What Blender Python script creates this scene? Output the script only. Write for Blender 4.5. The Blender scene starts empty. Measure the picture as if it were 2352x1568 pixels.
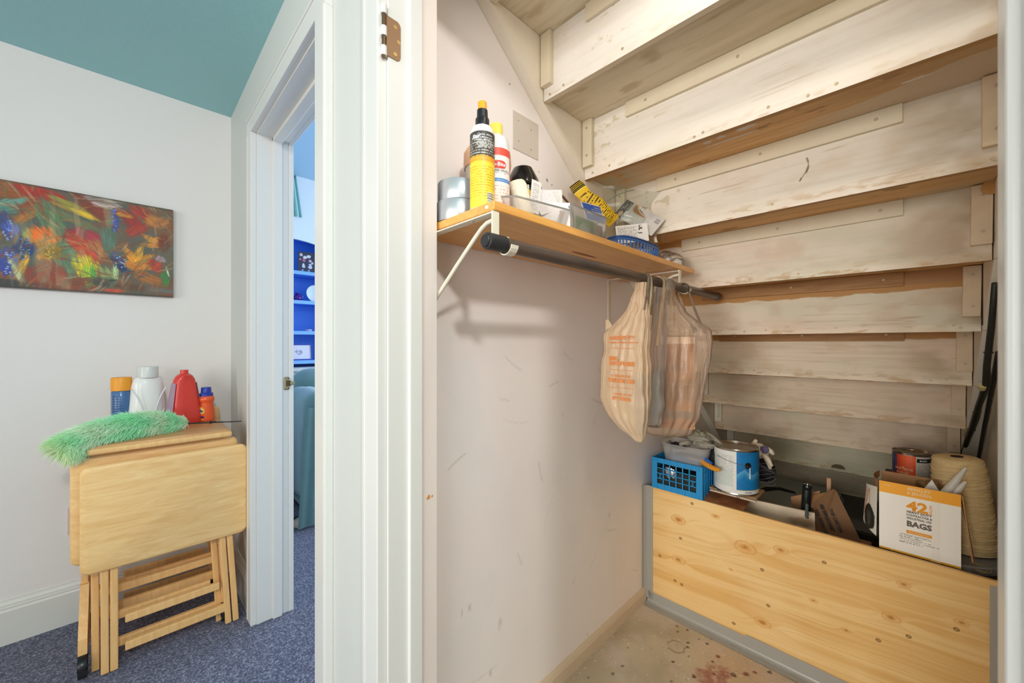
import bpy, bmesh, math, random
import numpy as np
from mathutils import Vector, Matrix
random.seed(4)
S = bpy.context.scene
COL = S.collection
PI = math.pi

def srgb(r, g, b):
    f = lambda c: (c/255/12.92) if c/255 <= .04045 else ((c/255+.055)/1.055)**2.4
    return (f(r), f(g), f(b))

# ------------------------------------------------------------------ camera
CAM_H = 1.23
YAW = 0.7932
cd = bpy.data.cameras.new('camera'); cam = bpy.data.objects.new('camera', cd); COL.objects.link(cam)
cd.sensor_width = 36; cd.lens = 36*894.8/2352; cd.shift_y = 2.5/2352; cd.clip_start = .02
cam.location = (0, 0, CAM_H); cam.rotation_euler = (PI/2, 0, YAW)
cd.dof.use_dof = True; cd.dof.focus_distance = 1.7; cd.dof.aperture_fstop = 6.3
S.camera = cam

# ------------------------------------------------------------------ world, lights, exposure
w = bpy.data.worlds.new('world'); S.world = w; w.use_nodes = True
bg = w.node_tree.nodes['Background']
bg.inputs['Color'].default_value = (1.0, .975, .945, 1); bg.inputs['Strength'].default_value = .45
S.view_settings.view_transform = 'Standard'; S.view_settings.look = 'None'
S.view_settings.exposure = 0.14; S.view_settings.gamma = 1.0; S.view_settings.use_curve_mapping = False
S.cycles.max_bounces = 10; S.cycles.diffuse_bounces = 7; S.cycles.transparent_max_bounces = 24
S.cycles.sample_clamp_indirect = 6

def light(name, kind, loc, energy, color, size=.1, rot=None, size_y=None):
    d = bpy.data.lights.new(name, kind); d.energy = energy; d.color = color
    if kind == 'AREA':
        d.size = size
        if size_y: d.shape = 'RECTANGLE'; d.size_y = size_y
    else: d.shadow_soft_size = size
    o = bpy.data.objects.new(name, d); COL.objects.link(o); o.location = loc
    if rot: o.rotation_euler = rot
    return o
light('hall_lamp', 'POINT', (1.0, -.30, 2.33), 72, (1.0, .965, .935), .07)
hl = light('hall_back_fill', 'AREA', (-.15, -4.4, 1.5), 25, (1.0, .97, .92), 1.5, (math.radians(89), 0, 0), 1.5)  # added fill far behind the camera to brighten the closet; no window there
hl.data.spread = math.radians(80)
light('hall_side_fill', 'AREA', (.75, -1.7, 1.55), 23, (1.0, .965, .92), 1.1, (math.radians(88), 0, math.radians(20)), 1.2)  # second added fill, behind and right of the camera; no real source
light('closet_fill', 'AREA', (-.10, .60, 2.24), 2.4, (1.0, .92, .82), .4, (math.radians(32), 0, 0), .08)  # added warm fill above the closet door; no fixture there
light('blue_room_daylight', 'AREA', (-2.45, 3.3, 1.6), 60, (.80, .90, 1.0), 1.6, (PI/2, 0, PI), 1.5)

# ------------------------------------------------------------------ builders
class B:
    """collects shapes for ONE mesh; coordinates are world unless a parent is given"""
    def __init__(s): s.b = bmesh.new()
    def box(s, x0, x1, y0, y1, z0, z1, bev=0, seg=2, M=None):
        r = bmesh.ops.create_cube(s.b, size=1)['verts']
        for v in r: v.co = Vector(((x0+x1)/2+v.co.x*(x1-x0), (y0+y1)/2+v.co.y*(y1-y0), (z0+z1)/2+v.co.z*(z1-z0)))
        if bev:
            es = list({e for v in r for e in v.link_edges})
            g = bmesh.ops.bevel(s.b, geom=es, offset=bev, segments=seg, affect='EDGES', profile=.5)
            r = list({v for f in g['faces'] for v in f.verts} | {v for v in r if v.is_valid})
        if M: bmesh.ops.transform(s.b, matrix=M, verts=[v for v in r if v.is_valid])
        return s
    def cyl(s, p0, p1, r0, r1=None, n=16, caps=True):
        p0 = Vector(p0); p1 = Vector(p1); r1 = r0 if r1 is None else r1
        d = p1-p0; q = Vector((0, 0, 1)).rotation_difference(d)
        M = Matrix.Translation((p0+p1)/2) @ q.to_matrix().to_4x4()
        bmesh.ops.create_cone(s.b, cap_ends=caps, segments=n, radius1=r0, radius2=r1, depth=d.length, matrix=M)
        return s
    def lathe(s, prof, c=(0, 0, 0), n=32, M=None, sx=1, sy=1):
        rings = []; new = []
        for r, z in prof:
            if r < 1e-5:
                v = s.b.verts.new((c[0], c[1], c[2]+z)); rings.append([v]); new.append(v)
            else:
                ring = [s.b.verts.new((c[0]+r*sx*math.cos(2*PI*i/n), c[1]+r*sy*math.sin(2*PI*i/n), c[2]+z)) for i in range(n)]
                rings.append(ring); new += ring
        for a, b in zip(rings, rings[1:]):
            for i in range(n):
                j = (i+1) % n
                if len(a) == 1 and len(b) == 1: continue
                if len(a) == 1: s.b.faces.new((a[0], b[j], b[i]))
                elif len(b) == 1: s.b.faces.new((a[i], a[j], b[0]))
                else: s.b.faces.new((a[i], a[j], b[j], b[i]))
        if M: bmesh.ops.transform(s.b, matrix=M, verts=new)
        return s
    def tube(s, pts, r, n=8, caps=True):
        pts = [Vector(p) for p in pts]; rings = []
        rr = r if isinstance(r, (list, tuple)) else [r]*len(pts)
        t = (pts[1]-pts[0]).normalized()
        up = Vector((0, 0, 1)) if abs(t.z) < .9 else Vector((1, 0, 0))
        nrm = (up-t*up.dot(t)).normalized()
        for i, p in enumerate(pts):
            if 0 < i < len(pts)-1: t2 = (pts[i+1]-pts[i-1]).normalized()
            elif i == 0: t2 = (pts[1]-pts[0]).normalized()
            else: t2 = (pts[-1]-pts[-2]).normalized()
            nrm = (nrm-t2*nrm.dot(t2)).normalized(); bn = t2.cross(nrm)
            rings.append([s.b.verts.new(p+(nrm*math.cos(2*PI*k/n)+bn*math.sin(2*PI*k/n))*rr[i]) for k in range(n)])
        for a, b in zip(rings, rings[1:]):
            for k in range(n): s.b.faces.new((a[k], a[(k+1) % n], b[(k+1) % n], b[k]))
        if caps: s.b.faces.new(rings[0][::-1]); s.b.faces.new(rings[-1])
        return s
    def prism(s, poly, h, M=None):
        """polygon in XY extruded 0..h along Z, then M"""
        a = [s.b.verts.new((x, y, 0)) for x, y in poly]; b = [s.b.verts.new((x, y, h)) for x, y in poly]
        n = len(poly); s.b.faces.new(a[::-1]); s.b.faces.new(b)
        for i in range(n): s.b.faces.new((a[i], a[(i+1) % n], b[(i+1) % n], b[i]))
        if M: bmesh.ops.transform(s.b, matrix=M, verts=a+b)
        return s
    def grid(s, f, nu, nv, closed_u=False):
        vs = [[s.b.verts.new(f(i/(nu if closed_u else nu-1), j/(nv-1))) for i in range(nu)] for j in range(nv)]
        for j in range(nv-1):
            for i in range(nu if closed_u else nu-1):
                k = (i+1) % nu
                s.b.faces.new((vs[j][i], vs[j][k], vs[j+1][k], vs[j+1][i]))
        return s
    def tri(s, a, b, c): s.b.faces.new([s.b.verts.new(p) for p in (a, b, c)]); return s
    def quad(s, *p): s.b.faces.new([s.b.verts.new(q) for q in p]); return s
    def done(s, name, mat, parent=None, smooth=False, angle=40, normals=True):
        me = bpy.data.meshes.new(name)
        if normals: bmesh.ops.recalc_face_normals(s.b, faces=s.b.faces)
        s.b.to_mesh(me); s.b.free()
        return link(name, me, mat, parent, smooth, angle)

def worldloc(o):
    v = Vector(o.location)
    while o.parent: o = o.parent; v = v+Vector(o.location)
    return v
def link(name, me, mat, parent=None, smooth=False, angle=40):
    n = len(me.vertices); co = np.empty(n*3); me.vertices.foreach_get('co', co); co = co.reshape(-1, 3)
    if parent is None:
        org = np.array([(co[:, 0].min()+co[:, 0].max())/2, (co[:, 1].min()+co[:, 1].max())/2, co[:, 2].min()])
        loc = Vector(org); base = org
    else:
        org = (co.min(0)+co.max(0))/2; base = org; loc = Vector(org)-worldloc(parent)
    me.vertices.foreach_set('co', (co-base).ravel())
    if mat: me.materials.append(mat)
    if smooth:
        me.polygons.foreach_set('use_smooth', [True]*len(me.polygons))
        if angle < 180: me.set_sharp_from_angle(angle=math.radians(angle))
    me.update()
    o = bpy.data.objects.new(name, me); COL.objects.link(o); o.location = loc
    if parent: o.parent = parent
    return o
def empty(name, loc, label=None, cat=None, group=None):
    o = bpy.data.objects.new(name, None); COL.objects.link(o); o.location = loc; o.empty_display_size = .05
    return tag(o, label, cat, group)
def tag(o, label=None, cat=None, group=None, kind=None):
    if label: o['label'] = label
    if cat: o['category'] = cat
    if group: o['group'] = group
    if kind: o['kind'] = kind
    return o
def struct(o, label=None, cat=None): return tag(o, label, cat, kind='structure')

# ------------------------------------------------------------------ numpy painting of surfaces
def vnoise(u, v, seed=0):
    rs = np.random.RandomState(seed); T = rs.rand(256, 256)
    iu = np.floor(u).astype(int); iv = np.floor(v).astype(int); fu = u-iu; fv = v-iv
    fu = fu*fu*(3-2*fu); fv = fv*fv*(3-2*fv)
    g = lambda a, b: T[a % 256, b % 256]
    return (g(iu, iv)*(1-fu)+g(iu+1, iv)*fu)*(1-fv)+(g(iu, iv+1)*(1-fu)+g(iu+1, iv+1)*fu)*fv
def fbm(u, v, seed=0, oct=4):
    r = 0; a = .5; t = 0
    for k in range(oct): r = r+a*vnoise(u*2**k, v*2**k, seed+k*7); t += a; a *= .5
    return r/t
def sm(x, a, b):
    t = np.clip((x-a)/(b-a), 0, 1); return t*t*(3-2*t)
def lerp(c, d, t): return c+(np.array(d)-c)*t[..., None]
def full(u, rgb): return np.ones(u.shape+(3,))*np.array(rgb, float)
def lin(c):
    c = np.clip(c, 0, 255)/255
    return np.where(c <= .04045, c/12.92, ((c+.055)/1.055)**2.4)
def slab(name, O, U, V, wd, ht, th, nu, nv, colfn, edge, mat, parent=None, front=None):
    """board with a finely gridded, painted front face at O + u*U + v*V; colfn gets metres; thickness goes to -UxV"""
    O, U, V = map(lambda a: np.array(a, float), (O, U, V)); N = np.cross(U, V)
    uu, vv = np.meshgrid(np.linspace(0, wd, nu), np.linspace(0, ht, nv))
    P = O+uu[..., None]*U+vv[..., None]*V
    if front is not None: P = P+front(uu, vv)[..., None]*N
    col = lin(colfn(uu, vv)).reshape(-1, 3); P = P.reshape(-1, 3)
    idx = np.arange(nu*nv).reshape(nv, nu)
    F = np.stack([idx[:-1, :-1], idx[:-1, 1:], idx[1:, 1:], idx[1:, :-1]], -1).reshape(-1, 4).tolist()
    if th > 0:
        c = [O, O+U*wd, O+U*wd+V*ht, O+V*ht]; n0 = nu*nv
        P = np.vstack([P]+[np.array([q]) for q in c]+[np.array([q-N*th]) for q in c])
        col = np.vstack([col, np.tile(lin(np.array(edge, float)), (8, 1))])
        a, b, c_, d, e, f, g, h = range(n0, n0+8)
        F += [[e, h, g, f], [a, e, f, b], [b, f, g, c_], [c_, g, h, d], [d, h, e, a]]
    me = bpy.data.meshes.new(name); me.from_pydata(P.tolist(), [], F)
    at = me.color_attributes.new('Col', 'FLOAT_COLOR', 'POINT')
    at.data.foreach_set('color', np.hstack([col, np.ones((len(col), 1))]).ravel())
    return link(name, me, mat, parent)

# ------------------------------------------------------------------ materials
def mat(name, rgb, rough=.5, bump=0, bscale=200, var=0, vscale=8, metal=0, coat=0, trans=0, ior=1.45, sss=0, spec=.5):
    m = bpy.data.materials.new(name); m.use_nodes = True; nt = m.node_tree; b = nt.nodes['Principled BSDF']
    c = srgb(*rgb); b.inputs['Base Color'].default_value = (*c, 1); b.inputs['Roughness'].default_value = rough
    b.inputs['Metallic'].default_value = metal; b.inputs['Coat Weight'].default_value = coat
    b.inputs['Transmission Weight'].default_value = trans; b.inputs['IOR'].default_value = ior
    b.inputs['Specular IOR Level'].default_value = spec
    tc = nt.nodes.new('ShaderNodeTexCoord')
    if var:
        n = nt.nodes.new('ShaderNodeTexNoise'); n.inputs['Scale'].default_value = vscale; n.inputs['Detail'].default_value = 6
        nt.links.new(tc.outputs['Object'], n.inputs['Vector'])
        mx = nt.nodes.new('ShaderNodeMix'); mx.data_type = 'RGBA'
        mx.inputs[6].default_value = (*[x*(1-var) for x in c], 1); mx.inputs[7].default_value = (*[min(1, x*(1+var)) for x in c], 1)
        nt.links.new(n.outputs['Fac'], mx.inputs[0]); nt.links.new(mx.outputs[2], b.inputs['Base Color'])
    if bump:
        n = nt.nodes.new('ShaderNodeTexNoise'); n.inputs['Scale'].default_value = bscale; n.inputs['Detail'].default_value = 3
        nt.links.new(tc.outputs['Object'], n.inputs['Vector'])
        bp = nt.nodes.new('ShaderNodeBump'); bp.inputs['Strength'].default_value = bump; bp.inputs['Distance'].default_value = .002
        nt.links.new(n.outputs['Fac'], bp.inputs['Height']); nt.links.new(bp.outputs['Normal'], b.inputs['Normal'])
    return m
def painted(name, rough=.6, bump=.15, bscale=(60, 60, 60)):
    m = mat(name, (200, 200, 200), rough); nt = m.node_tree; b = nt.nodes['Principled BSDF']
    a = nt.nodes.new('ShaderNodeAttribute'); a.attribute_name = 'Col'
    nt.links.new(a.outputs['Color'], b.inputs['Base Color'])
    tc = nt.nodes.new('ShaderNodeTexCoord'); mp = nt.nodes.new('ShaderNodeMapping'); mp.inputs['Scale'].default_value = bscale
    n = nt.nodes.new('ShaderNodeTexNoise'); n.inputs['Scale'].default_value = 1; n.inputs['Detail'].default_value = 4
    bp = nt.nodes.new('ShaderNodeBump'); bp.inputs['Strength'].default_value = bump; bp.inputs['Distance'].default_value = .002
    nt.links.new(tc.outputs['Object'], mp.inputs['Vector']); nt.links.new(mp.outputs['Vector'], n.inputs['Vector'])
    nt.links.new(n.outputs['Fac'], bp.inputs['Height']); nt.links.new(bp.outputs['Normal'], b.inputs['Normal'])
    return m
def wood(name, c1, c2, scale=(30, 2, 30), rough=.42, dist=1.2, coat=0):
    m = mat(name, c1, rough, coat=coat); nt = m.node_tree; b = nt.nodes['Principled BSDF']
    tc = nt.nodes.new('ShaderNodeTexCoord'); mp = nt.nodes.new('ShaderNodeMapping'); mp.inputs['Scale'].default_value = scale
    n = nt.nodes.new('ShaderNodeTexNoise'); n.inputs['Scale'].default_value = 1; n.inputs['Detail'].default_value = 7
    n.inputs['Distortion'].default_value = dist; n.inputs['Roughness'].default_value = .65
    r = nt.nodes.new('ShaderNodeValToRGB'); r.color_ramp.elements[0].position = .32; r.color_ramp.elements[1].position = .68
    r.color_ramp.elements[0].color = (*srgb(*c1), 1); r.color_ramp.elements[1].color = (*srgb(*c2), 1)
    nt.links.new(tc.outputs['Object'], mp.inputs['Vector']); nt.links.new(mp.outputs['Vector'], n.inputs['Vector'])
    nt.links.new(n.outputs['Fac'], r.inputs['Fac']); nt.links.new(r.outputs['Color'], b.inputs['Base Color'])
    bp = nt.nodes.new('ShaderNodeBump'); bp.inputs['Strength'].default_value = .45; bp.inputs['Distance'].default_value = .001
    nt.links.new(n.outputs['Fac'], bp.inputs['Height']); nt.links.new(bp.outputs['Normal'], b.inputs['Normal'])
    return m
def film(name, rgb, alpha=.5, rough=.25, trl=.5, creases=0):
    """thin plastic film: part see-through, part diffuse/translucent, glossy"""
    m = bpy.data.materials.new(name); m.use_nodes = True; nt = m.node_tree; nt.nodes.clear()
    out = nt.nodes.new('ShaderNodeOutputMaterial'); c = (*srgb(*rgb), 1)
    tr = nt.nodes.new('ShaderNodeBsdfTransparent'); tr.inputs['Color'].default_value = (*[.8+.2*x for x in c[:3]], 1)
    di = nt.nodes.new('ShaderNodeBsdfDiffuse'); di.inputs['Color'].default_value = c
    tl = nt.nodes.new('ShaderNodeBsdfTranslucent'); tl.inputs['Color'].default_value = c
    gl = nt.nodes.new('ShaderNodeBsdfGlossy'); gl.inputs['Roughness'].default_value = rough
    m1 = nt.nodes.new('ShaderNodeMixShader'); m1.inputs[0].default_value = trl
    m2 = nt.nodes.new('ShaderNodeMixShader'); m2.inputs[0].default_value = alpha
    fr = nt.nodes.new('ShaderNodeFresnel'); fr.inputs['IOR'].default_value = 1.4
    m3 = nt.nodes.new('ShaderNodeMixShader')
    L = nt.links.new
    if creases:
        tc = nt.nodes.new('ShaderNodeTexCoord'); mp = nt.nodes.new('ShaderNodeMapping'); mp.inputs['Scale'].default_value = (70, 70, 9)
        no = nt.nodes.new('ShaderNodeTexNoise'); no.inputs['Scale'].default_value = 1; no.inputs['Detail'].default_value = 5; no.inputs['Distortion'].default_value = .8
        bp = nt.nodes.new('ShaderNodeBump'); bp.inputs['Strength'].default_value = creases; bp.inputs['Distance'].default_value = .006
        L(tc.outputs['Object'], mp.inputs['Vector']); L(mp.outputs['Vector'], no.inputs['Vector']); L(no.outputs['Fac'], bp.inputs['Height'])
        for nd in (di, tl, gl): L(bp.outputs['Normal'], nd.inputs['Normal'])
    L(di.outputs[0], m1.inputs[1]); L(tl.outputs[0], m1.inputs[2]); L(tr.outputs[0], m2.inputs[1]); L(m1.outputs[0], m2.inputs[2])
    L(fr.outputs[0], m3.inputs[0]); L(m2.outputs[0], m3.inputs[1]); L(gl.outputs[0], m3.inputs[2]); L(m3.outputs[0], out.inputs[0])
    return m

M_hallwall = mat('hall_wall_paint', (236, 232, 229), .6, .12, 260)
M_hallwall_dim = mat('hall_wall_paint_dimmed', (208, 210, 205), .6, .12, 260)  # same hall wall paint, darkened because this wall catches too much light
M_trim = mat('trim_gloss_paint', (222, 221, 216), .32, .05, 90)
M_ceil = mat('teal_ceiling_paint', (156, 206, 210), .55, .7, 190)
M_carpet = None
M_closetwall = painted('closet_wall_paint', .55, .12, (220, 220, 220))
M_painted = painted('worn_painted_wood', .6, .25, (14, 120, 120))
M_ply = painted('raw_plywood', .5, .2, (12, 120, 120))
M_conc = painted('concrete_floor', .55, .2, (60, 60, 60))
M_canvas = painted('canvas_paint', .5, .5, (130, 130, 130))
M_flatprint = painted('printed_surface', .45, .0)
M_whitewood = mat('cream_painted_wood', (236, 227, 210), .6, .2, 90, .06, 14)
M_block = mat('browned_cream_block', (222, 200, 168), .6, .2, 90, .14, 26)
M_rawwood = wood('raw_brown_wood', (150, 104, 56), (186, 142, 92), (4, 60, 60), .6)
M_shelf = wood('varnished_shelf_pine', (220, 152, 72), (238, 180, 98), (60, 3, 60), .35, coat=.3)
M_tray = wood('honey_rubberwood', (232, 182, 116), (248, 212, 150), (40, 5, 40), .35, 1.0, coat=.15)
M_tray2 = wood('honey_rubberwood_solid', (226, 172, 108), (242, 198, 134), (50, 50, 4), .52, .6)
M_wmetal = mat('cream_enamel_metal', (228, 220, 200), .35)
M_black = mat('black_plastic', (24, 24, 26), .3)
M_blackm = mat('dull_black_plastic', (34, 35, 38), .55)
M_tape = mat('grey_duct_tape', (174, 171, 163), .3, .12, 60, metal=.12)
M_tape2 = mat('silver_tape_roll', (176, 180, 184), .33, metal=.55)
M_chrome = mat('steel_metal', (190, 185, 175), .25, metal=1)
M_card = mat('brown_cardboard', (172, 128, 88), .8, .2, 120, .05, 20)
M_paper = mat('white_paper', (232, 228, 222), .7)
M_orange = mat('orange_plastic', (244, 160, 40), .4)
M_yellow = mat('yellow_plastic', (250, 208, 60), .4)
M_red = mat('red_plastic', (222, 62, 52), .3, coat=.3)
M_ink = mat('dark_ink', (50, 46, 44), .6)
M_inkw = mat('white_ink', (240, 240, 238), .6)
M_inko = mat('orange_ink', (243, 158, 30), .6)

# ------------------------------------------------------------------ lettering
def text(body, size, M, matr, parent, name='lettering', align='CENTER', wrap=None, shear=0, sx=1, bold=0):
    cu = bpy.data.curves.new('t', 'FONT'); cu.body = body; cu.size = size; cu.align_x = align; cu.align_y = 'CENTER'; cu.shear = shear
    cu.resolution_u = 2; cu.offset = bold
    o = bpy.data.objects.new('t', cu); me = bpy.data.meshes.new_from_object(o)
    bpy.data.objects.remove(o); me.name = name
    n = len(me.vertices)
    if n == 0: return None
    co = np.empty(n*3); me.vertices.foreach_get('co', co); co = co.reshape(-1, 3)
    co[:, 0] *= sx
    if wrap:                                     # (cx, cy, radius, angle0): bend round a vertical cylinder
        cx, cy, r, a0 = wrap
        a = a0+co[:, 0]/r; z = co[:, 1]+M
        co = np.stack([cx+(r)*np.cos(a), cy+(r)*np.sin(a), z], 1)
    else:
        R = np.array(M.to_3x3()); co = co@R.T+np.array(M.translation)
    me.vertices.foreach_set('co', co.ravel()); me.materials.clear()
    return link(name, me, matr, parent)
def face(O, U, V):
    """matrix whose local X runs along U and local Y along V from point O"""
    U = Vector(U).normalized(); V = Vector(V).normalized(); N = U.cross(V)
    return Matrix(((U.x, V.x, N.x, O[0]), (U.y, V.y, N.y, O[1]), (U.z, V.z, N.z, O[2]), (0, 0, 0, 1)))

# ================================================================== the large structure
CEIL = 2.455; WX = -2.587; WY = .398; WT = .125
def carpet():
    m = mat('blue_grey_carpet', (70, 74, 98), .95, 1.0, 400); nt = m.node_tree; b = nt.nodes['Principled BSDF']
    tc = nt.nodes.new('ShaderNodeTexCoord'); n = nt.nodes.new('ShaderNodeTexNoise')
    n.inputs['Scale'].default_value = 150; n.inputs['Detail'].default_value = 4; n.inputs['Roughness'].default_value = .8
    r = nt.nodes.new('ShaderNodeValToRGB'); e = r.color_ramp.elements
    e[0].position = .34; e[0].color = (*srgb(34, 37, 54), 1); e[1].position = .68; e[1].color = (*srgb(176, 176, 194), 1)
    k = r.color_ramp.elements.new(.5); k.color = (*srgb(78, 82, 108), 1)
    nt.links.new(tc.outputs['Object'], n.inputs['Vector']); nt.links.new(n.outputs['Fac'], r.inputs['Fac']); nt.links.new(r.outputs['Color'], b.inputs['Base Color'])
    b.inputs['Sheen Weight'].default_value = .15
    return m
M_carpet = carpet()
struct(B().box(WX-.1, -.8, -2.4, .534, -.05, 0).box(-4.3, -.95, .534, 3.5, -.05, 0).box(-.8, 2.2, -2.4, .45, -.05, 0).done('floor', M_carpet), 'dark blue-grey speckled carpet of the hall and the blue room')

# closet concrete floor with old paint spots
spots = [(-.63, 1.629, .009, 0), (-.606, 1.68, .007, 0), (-.572, 1.681, .011, 0), (-.622, 1.605, .008, 0), (-.519, 1.641, .011, 1), (-.633, 1.49, .008, 0),
         (-.55, 1.48, .012, 0), (-.451, 1.591, .014, 0), (-.421, 1.627, .013, 1), (-.503, 1.544, .011, 1), (-.759, 1.336, .010, 2), (-.766, 1.279, .011, 2), (-.527, 1.60, .008, 0),
         (-.70, 1.69, .008, 1), (-.685, 1.66, .007, 1), (-.66, 1.70, .009, 1), (-.47, 1.47, .014, 1), (-.60, 1.56, .006, 0), (-.43, 1.53, .01, 1), (-.71, 1.25, .01, 2),
         (-.79, 1.43, .006, 0), (-.60, 1.40, .007, 2), (-.40, 1.66, .010, 1), (-.36, 1.70, .012, 0), (-.57, 1.72, .006, 0), (-.33, 1.60, .01, 1), (-.82, 1.2, .007, 2)]
def conc(u, v):
    x = u-.90; y = v+.45
    c = lerp(full(u, (204, 191, 166)), (184, 170, 144), sm(fbm(u*5, v*5, 3), .35, .7))
    c = lerp(c, (210, 194, 180), sm(fbm(u*9+4, v*9, 8), .5, .75)*.7)
    c = lerp(c, (214, 174, 138), np.exp(-(((x+.45)/.12)**2+((y-1.62)/.16)**2))*.5)
    red = np.exp(-(((x+.50)/.055)**2+((y-1.575)/.075)**2))+.9*np.exp(-(((x+.47)/.09)**2+((y-1.50)/.05)**2))
    c = lerp(c, (158, 92, 80), sm(red*fbm(u*40, v*40, 5, 3), .2, .62)*.75)
    for sx_, sy_, r, k in spots:
        d = np.hypot((x-sx_)*1.15, y-sy_)+(fbm(u*150, v*150, 9, 2)-.5)*r*.8
        c = lerp(c, [(92, 70, 54), (132, 74, 62), (112, 108, 100)][k], (1-sm(d, r*.55, r*.8))*.85)
    d = np.abs(np.hypot(x+.655, y-1.575)-.032)+(fbm(u*60, v*60, 2, 2)-.5)*.01
    c = lerp(c, (128, 118, 98), (1-sm(d, .0015, .004))*.6)
    sp = fbm(u*260, v*260, 12, 2); c = lerp(c, (120, 106, 88), sm(sp, .76, .84)*.35)
    c = lerp(c, (236, 230, 220), sm(fbm(u*130+9, v*130, 31, 2), .83, .86)*.8)
    return c
struct(slab('floor', (-.90, .45, .004), (1, 0, 0), (0, 1, 0), 1.14, 1.42, .06, 300, 380, conc, (150, 140, 120), M_conc), 'bare paint-spotted concrete floor of the closet')
struct(B().box(-.9, .24, 1.87, 3.5, -.06, .003).done('floor', mat('bare_slab', (120, 112, 98), .8)), 'bare slab hidden under the foot of the stairs')

# closet left wall with scuffs, lines and fingermarks
def cwall(u, v):
    y = u+.5225; z = v
    c = full(u, (243, 236, 233)); c = lerp(c, (245, 233, 228), sm(fbm(u*3, v*3, 4), .4, .7)*.5)
    c = lerp(c, (236, 230, 228), sm(fbm(u*6+3, v*4, 14), .5, .75)*.5)
    rs = np.random.RandomState(5)
    for k in range(24):
        a, b = .55+rs.rand()*1.3, rs.rand()*1.15+.05; L = .01+rs.rand()*.07; an = rs.rand()*PI
        du = (y-a)*math.cos(an)+(z-b)*math.sin(an); dv = -(y-a)*math.sin(an)+(z-b)*math.cos(an)+du*du*2
        c = lerp(c, (150, 136, 120), (1-sm(np.abs(dv), .0008, .003))*(1-sm(np.abs(du), L*.7, L))*(.10+.22*rs.rand()))
    for a, b, r, s in [(1.66, .93, .02, .5), (1.64, .9, .015, .4), (.70, .47, .02, .35), (.82, .36, .018, .3), (1.2, .33, .012, .4), (.78, .23, .012, .4), (1.0, .21, .01, .3), (1.45, .5, .01, .5), (1.35, .62, .008, .6), (1.5, 1.0, .03, .2)]:
        d = np.hypot((y-a)*1.3, (z-b)*.6); c = lerp(c, (150, 138, 124), (1-sm(d, 0, r))*s*sm(fbm(u*90, v*60, 6, 3), .3, .7))
    c = lerp(c, (150, 140, 128), (1-sm(np.abs(z-1.17), .0006, .002))*sm(y, 1.3, 1.32)*(1-sm(y, 1.4, 1.45))*.7)
    for a, b, r in [(1.04, 1.80, .004), (1.045, 1.797, .005), (1.07, 1.79, .003), (1.0, 1.812, .003), (.86, 2.05, .003)]:
        c = lerp(c, (90, 80, 70), 1-sm(np.hypot(y-a, z-b), r*.5, r))
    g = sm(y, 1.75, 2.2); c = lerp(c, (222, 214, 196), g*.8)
    return c
struct(slab('wall_closet_left', (-.885, .5225, 0), (0, 1, 0), (0, 0, 1), 2.9, 2.6, .115, 600, 520, cwall, (220, 214, 205), M_closetwall), 'pale scuffed painted wall on the left inside the closet')
struct(B().box(.215, .315, .534, 3.45, 0, 2.6).done('wall_closet_right', mat('closet_right_wall_paint', (206, 198, 178), .6, .1, 200, .03, 6)), 'cream wall on the right inside the closet')
struct(B().box(-.885, .215, 3.40, 3.45, 0, 2.6).done('wall_closet_back', M_closetwall.copy() if False else mat('closet_back_paint', (190, 180, 160), .7)), 'wall at the foot of the stairs behind the last riser')
struct(B().box(-1.0, .315, .25+.154, 3.45, 2.62, 2.68).done('ceiling', mat('closet_ceiling_paint', (224, 218, 206), .7)), 'painted ceiling above the closet stairs')

# hall shell
struct(B().box(WX-.1, WX, -2.4, WY, 0, CEIL).done('wall_left', M_hallwall), 'pale grey-white hall wall with the painting')
fw = B()
fw.box(WX, -2.016, WY, WY+WT, 0, CEIL).box(-2.016, -1.159, WY, WY+WT, 2.166, CEIL).box(-1.159, -.801, WY, WY+WT, 0, CEIL)
fw.box(-.801, .082, WY, WY+WT, 2.166, CEIL).box(.082, 2.2, WY, WY+WT, 0, CEIL).box(-1.0, .315, WY, WY+WT, CEIL, 2.66)
struct(fw.done('wall_front', M_hallwall_dim), 'pale wall holding the two doorways')
struct(B().box(WX-.1, 2.2, -2.4, WY, CEIL, CEIL+.06).done('ceiling', M_ceil), 'teal painted textured ceiling of the hall')
def baseboard(name, y0, y1, x0, sgn, axis='Y'):
    prof = [(0, 0), (.016, 0), (.016, .135), (.013, .142), (.013, .150), (.010, .154), (.010, .160), (.005, .172), (.004, .178), (0, .178)]
    b = B()
    if axis == 'Y':
        M = Matrix(((sgn, 0, 0, x0), (0, 0, 1, y0), (0, 1, 0, 0), (0, 0, 0, 1)))
    else:
        M = Matrix(((0, 0, 1, y0), (-sgn, 0, 0, x0), (0, 1, 0, 0), (0, 0, 0, 1)))
    b.prism(prof, y1-y0, M); return struct(b.done(name, M_trim), 'tall white moulded baseboard')
baseboard('baseboard_left', -2.4, WY-.016, WX, 1)
baseboard('baseboard_front', WX+.016, -2.083, WY, 1, 'X')
baseboard('baseboard_front', -1.114, -.894, WY, 1, 'X')
bb = B()
bb.prism([(0, 0), (.014, 0), (.014, .048), (.009, .060), (.004, .067), (0, .067)], 1.22, Matrix(((1, 0, 0, -.885), (0, 0, 1, .534), (0, 1, 0, 0), (0, 0, 0, 1))))
struct(bb.done('baseboard_closet', mat('cream_baseboard_paint', (214, 194, 168), .5, .1, 60, .05, 10)), 'low worn cream baseboard inside the closet')

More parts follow.
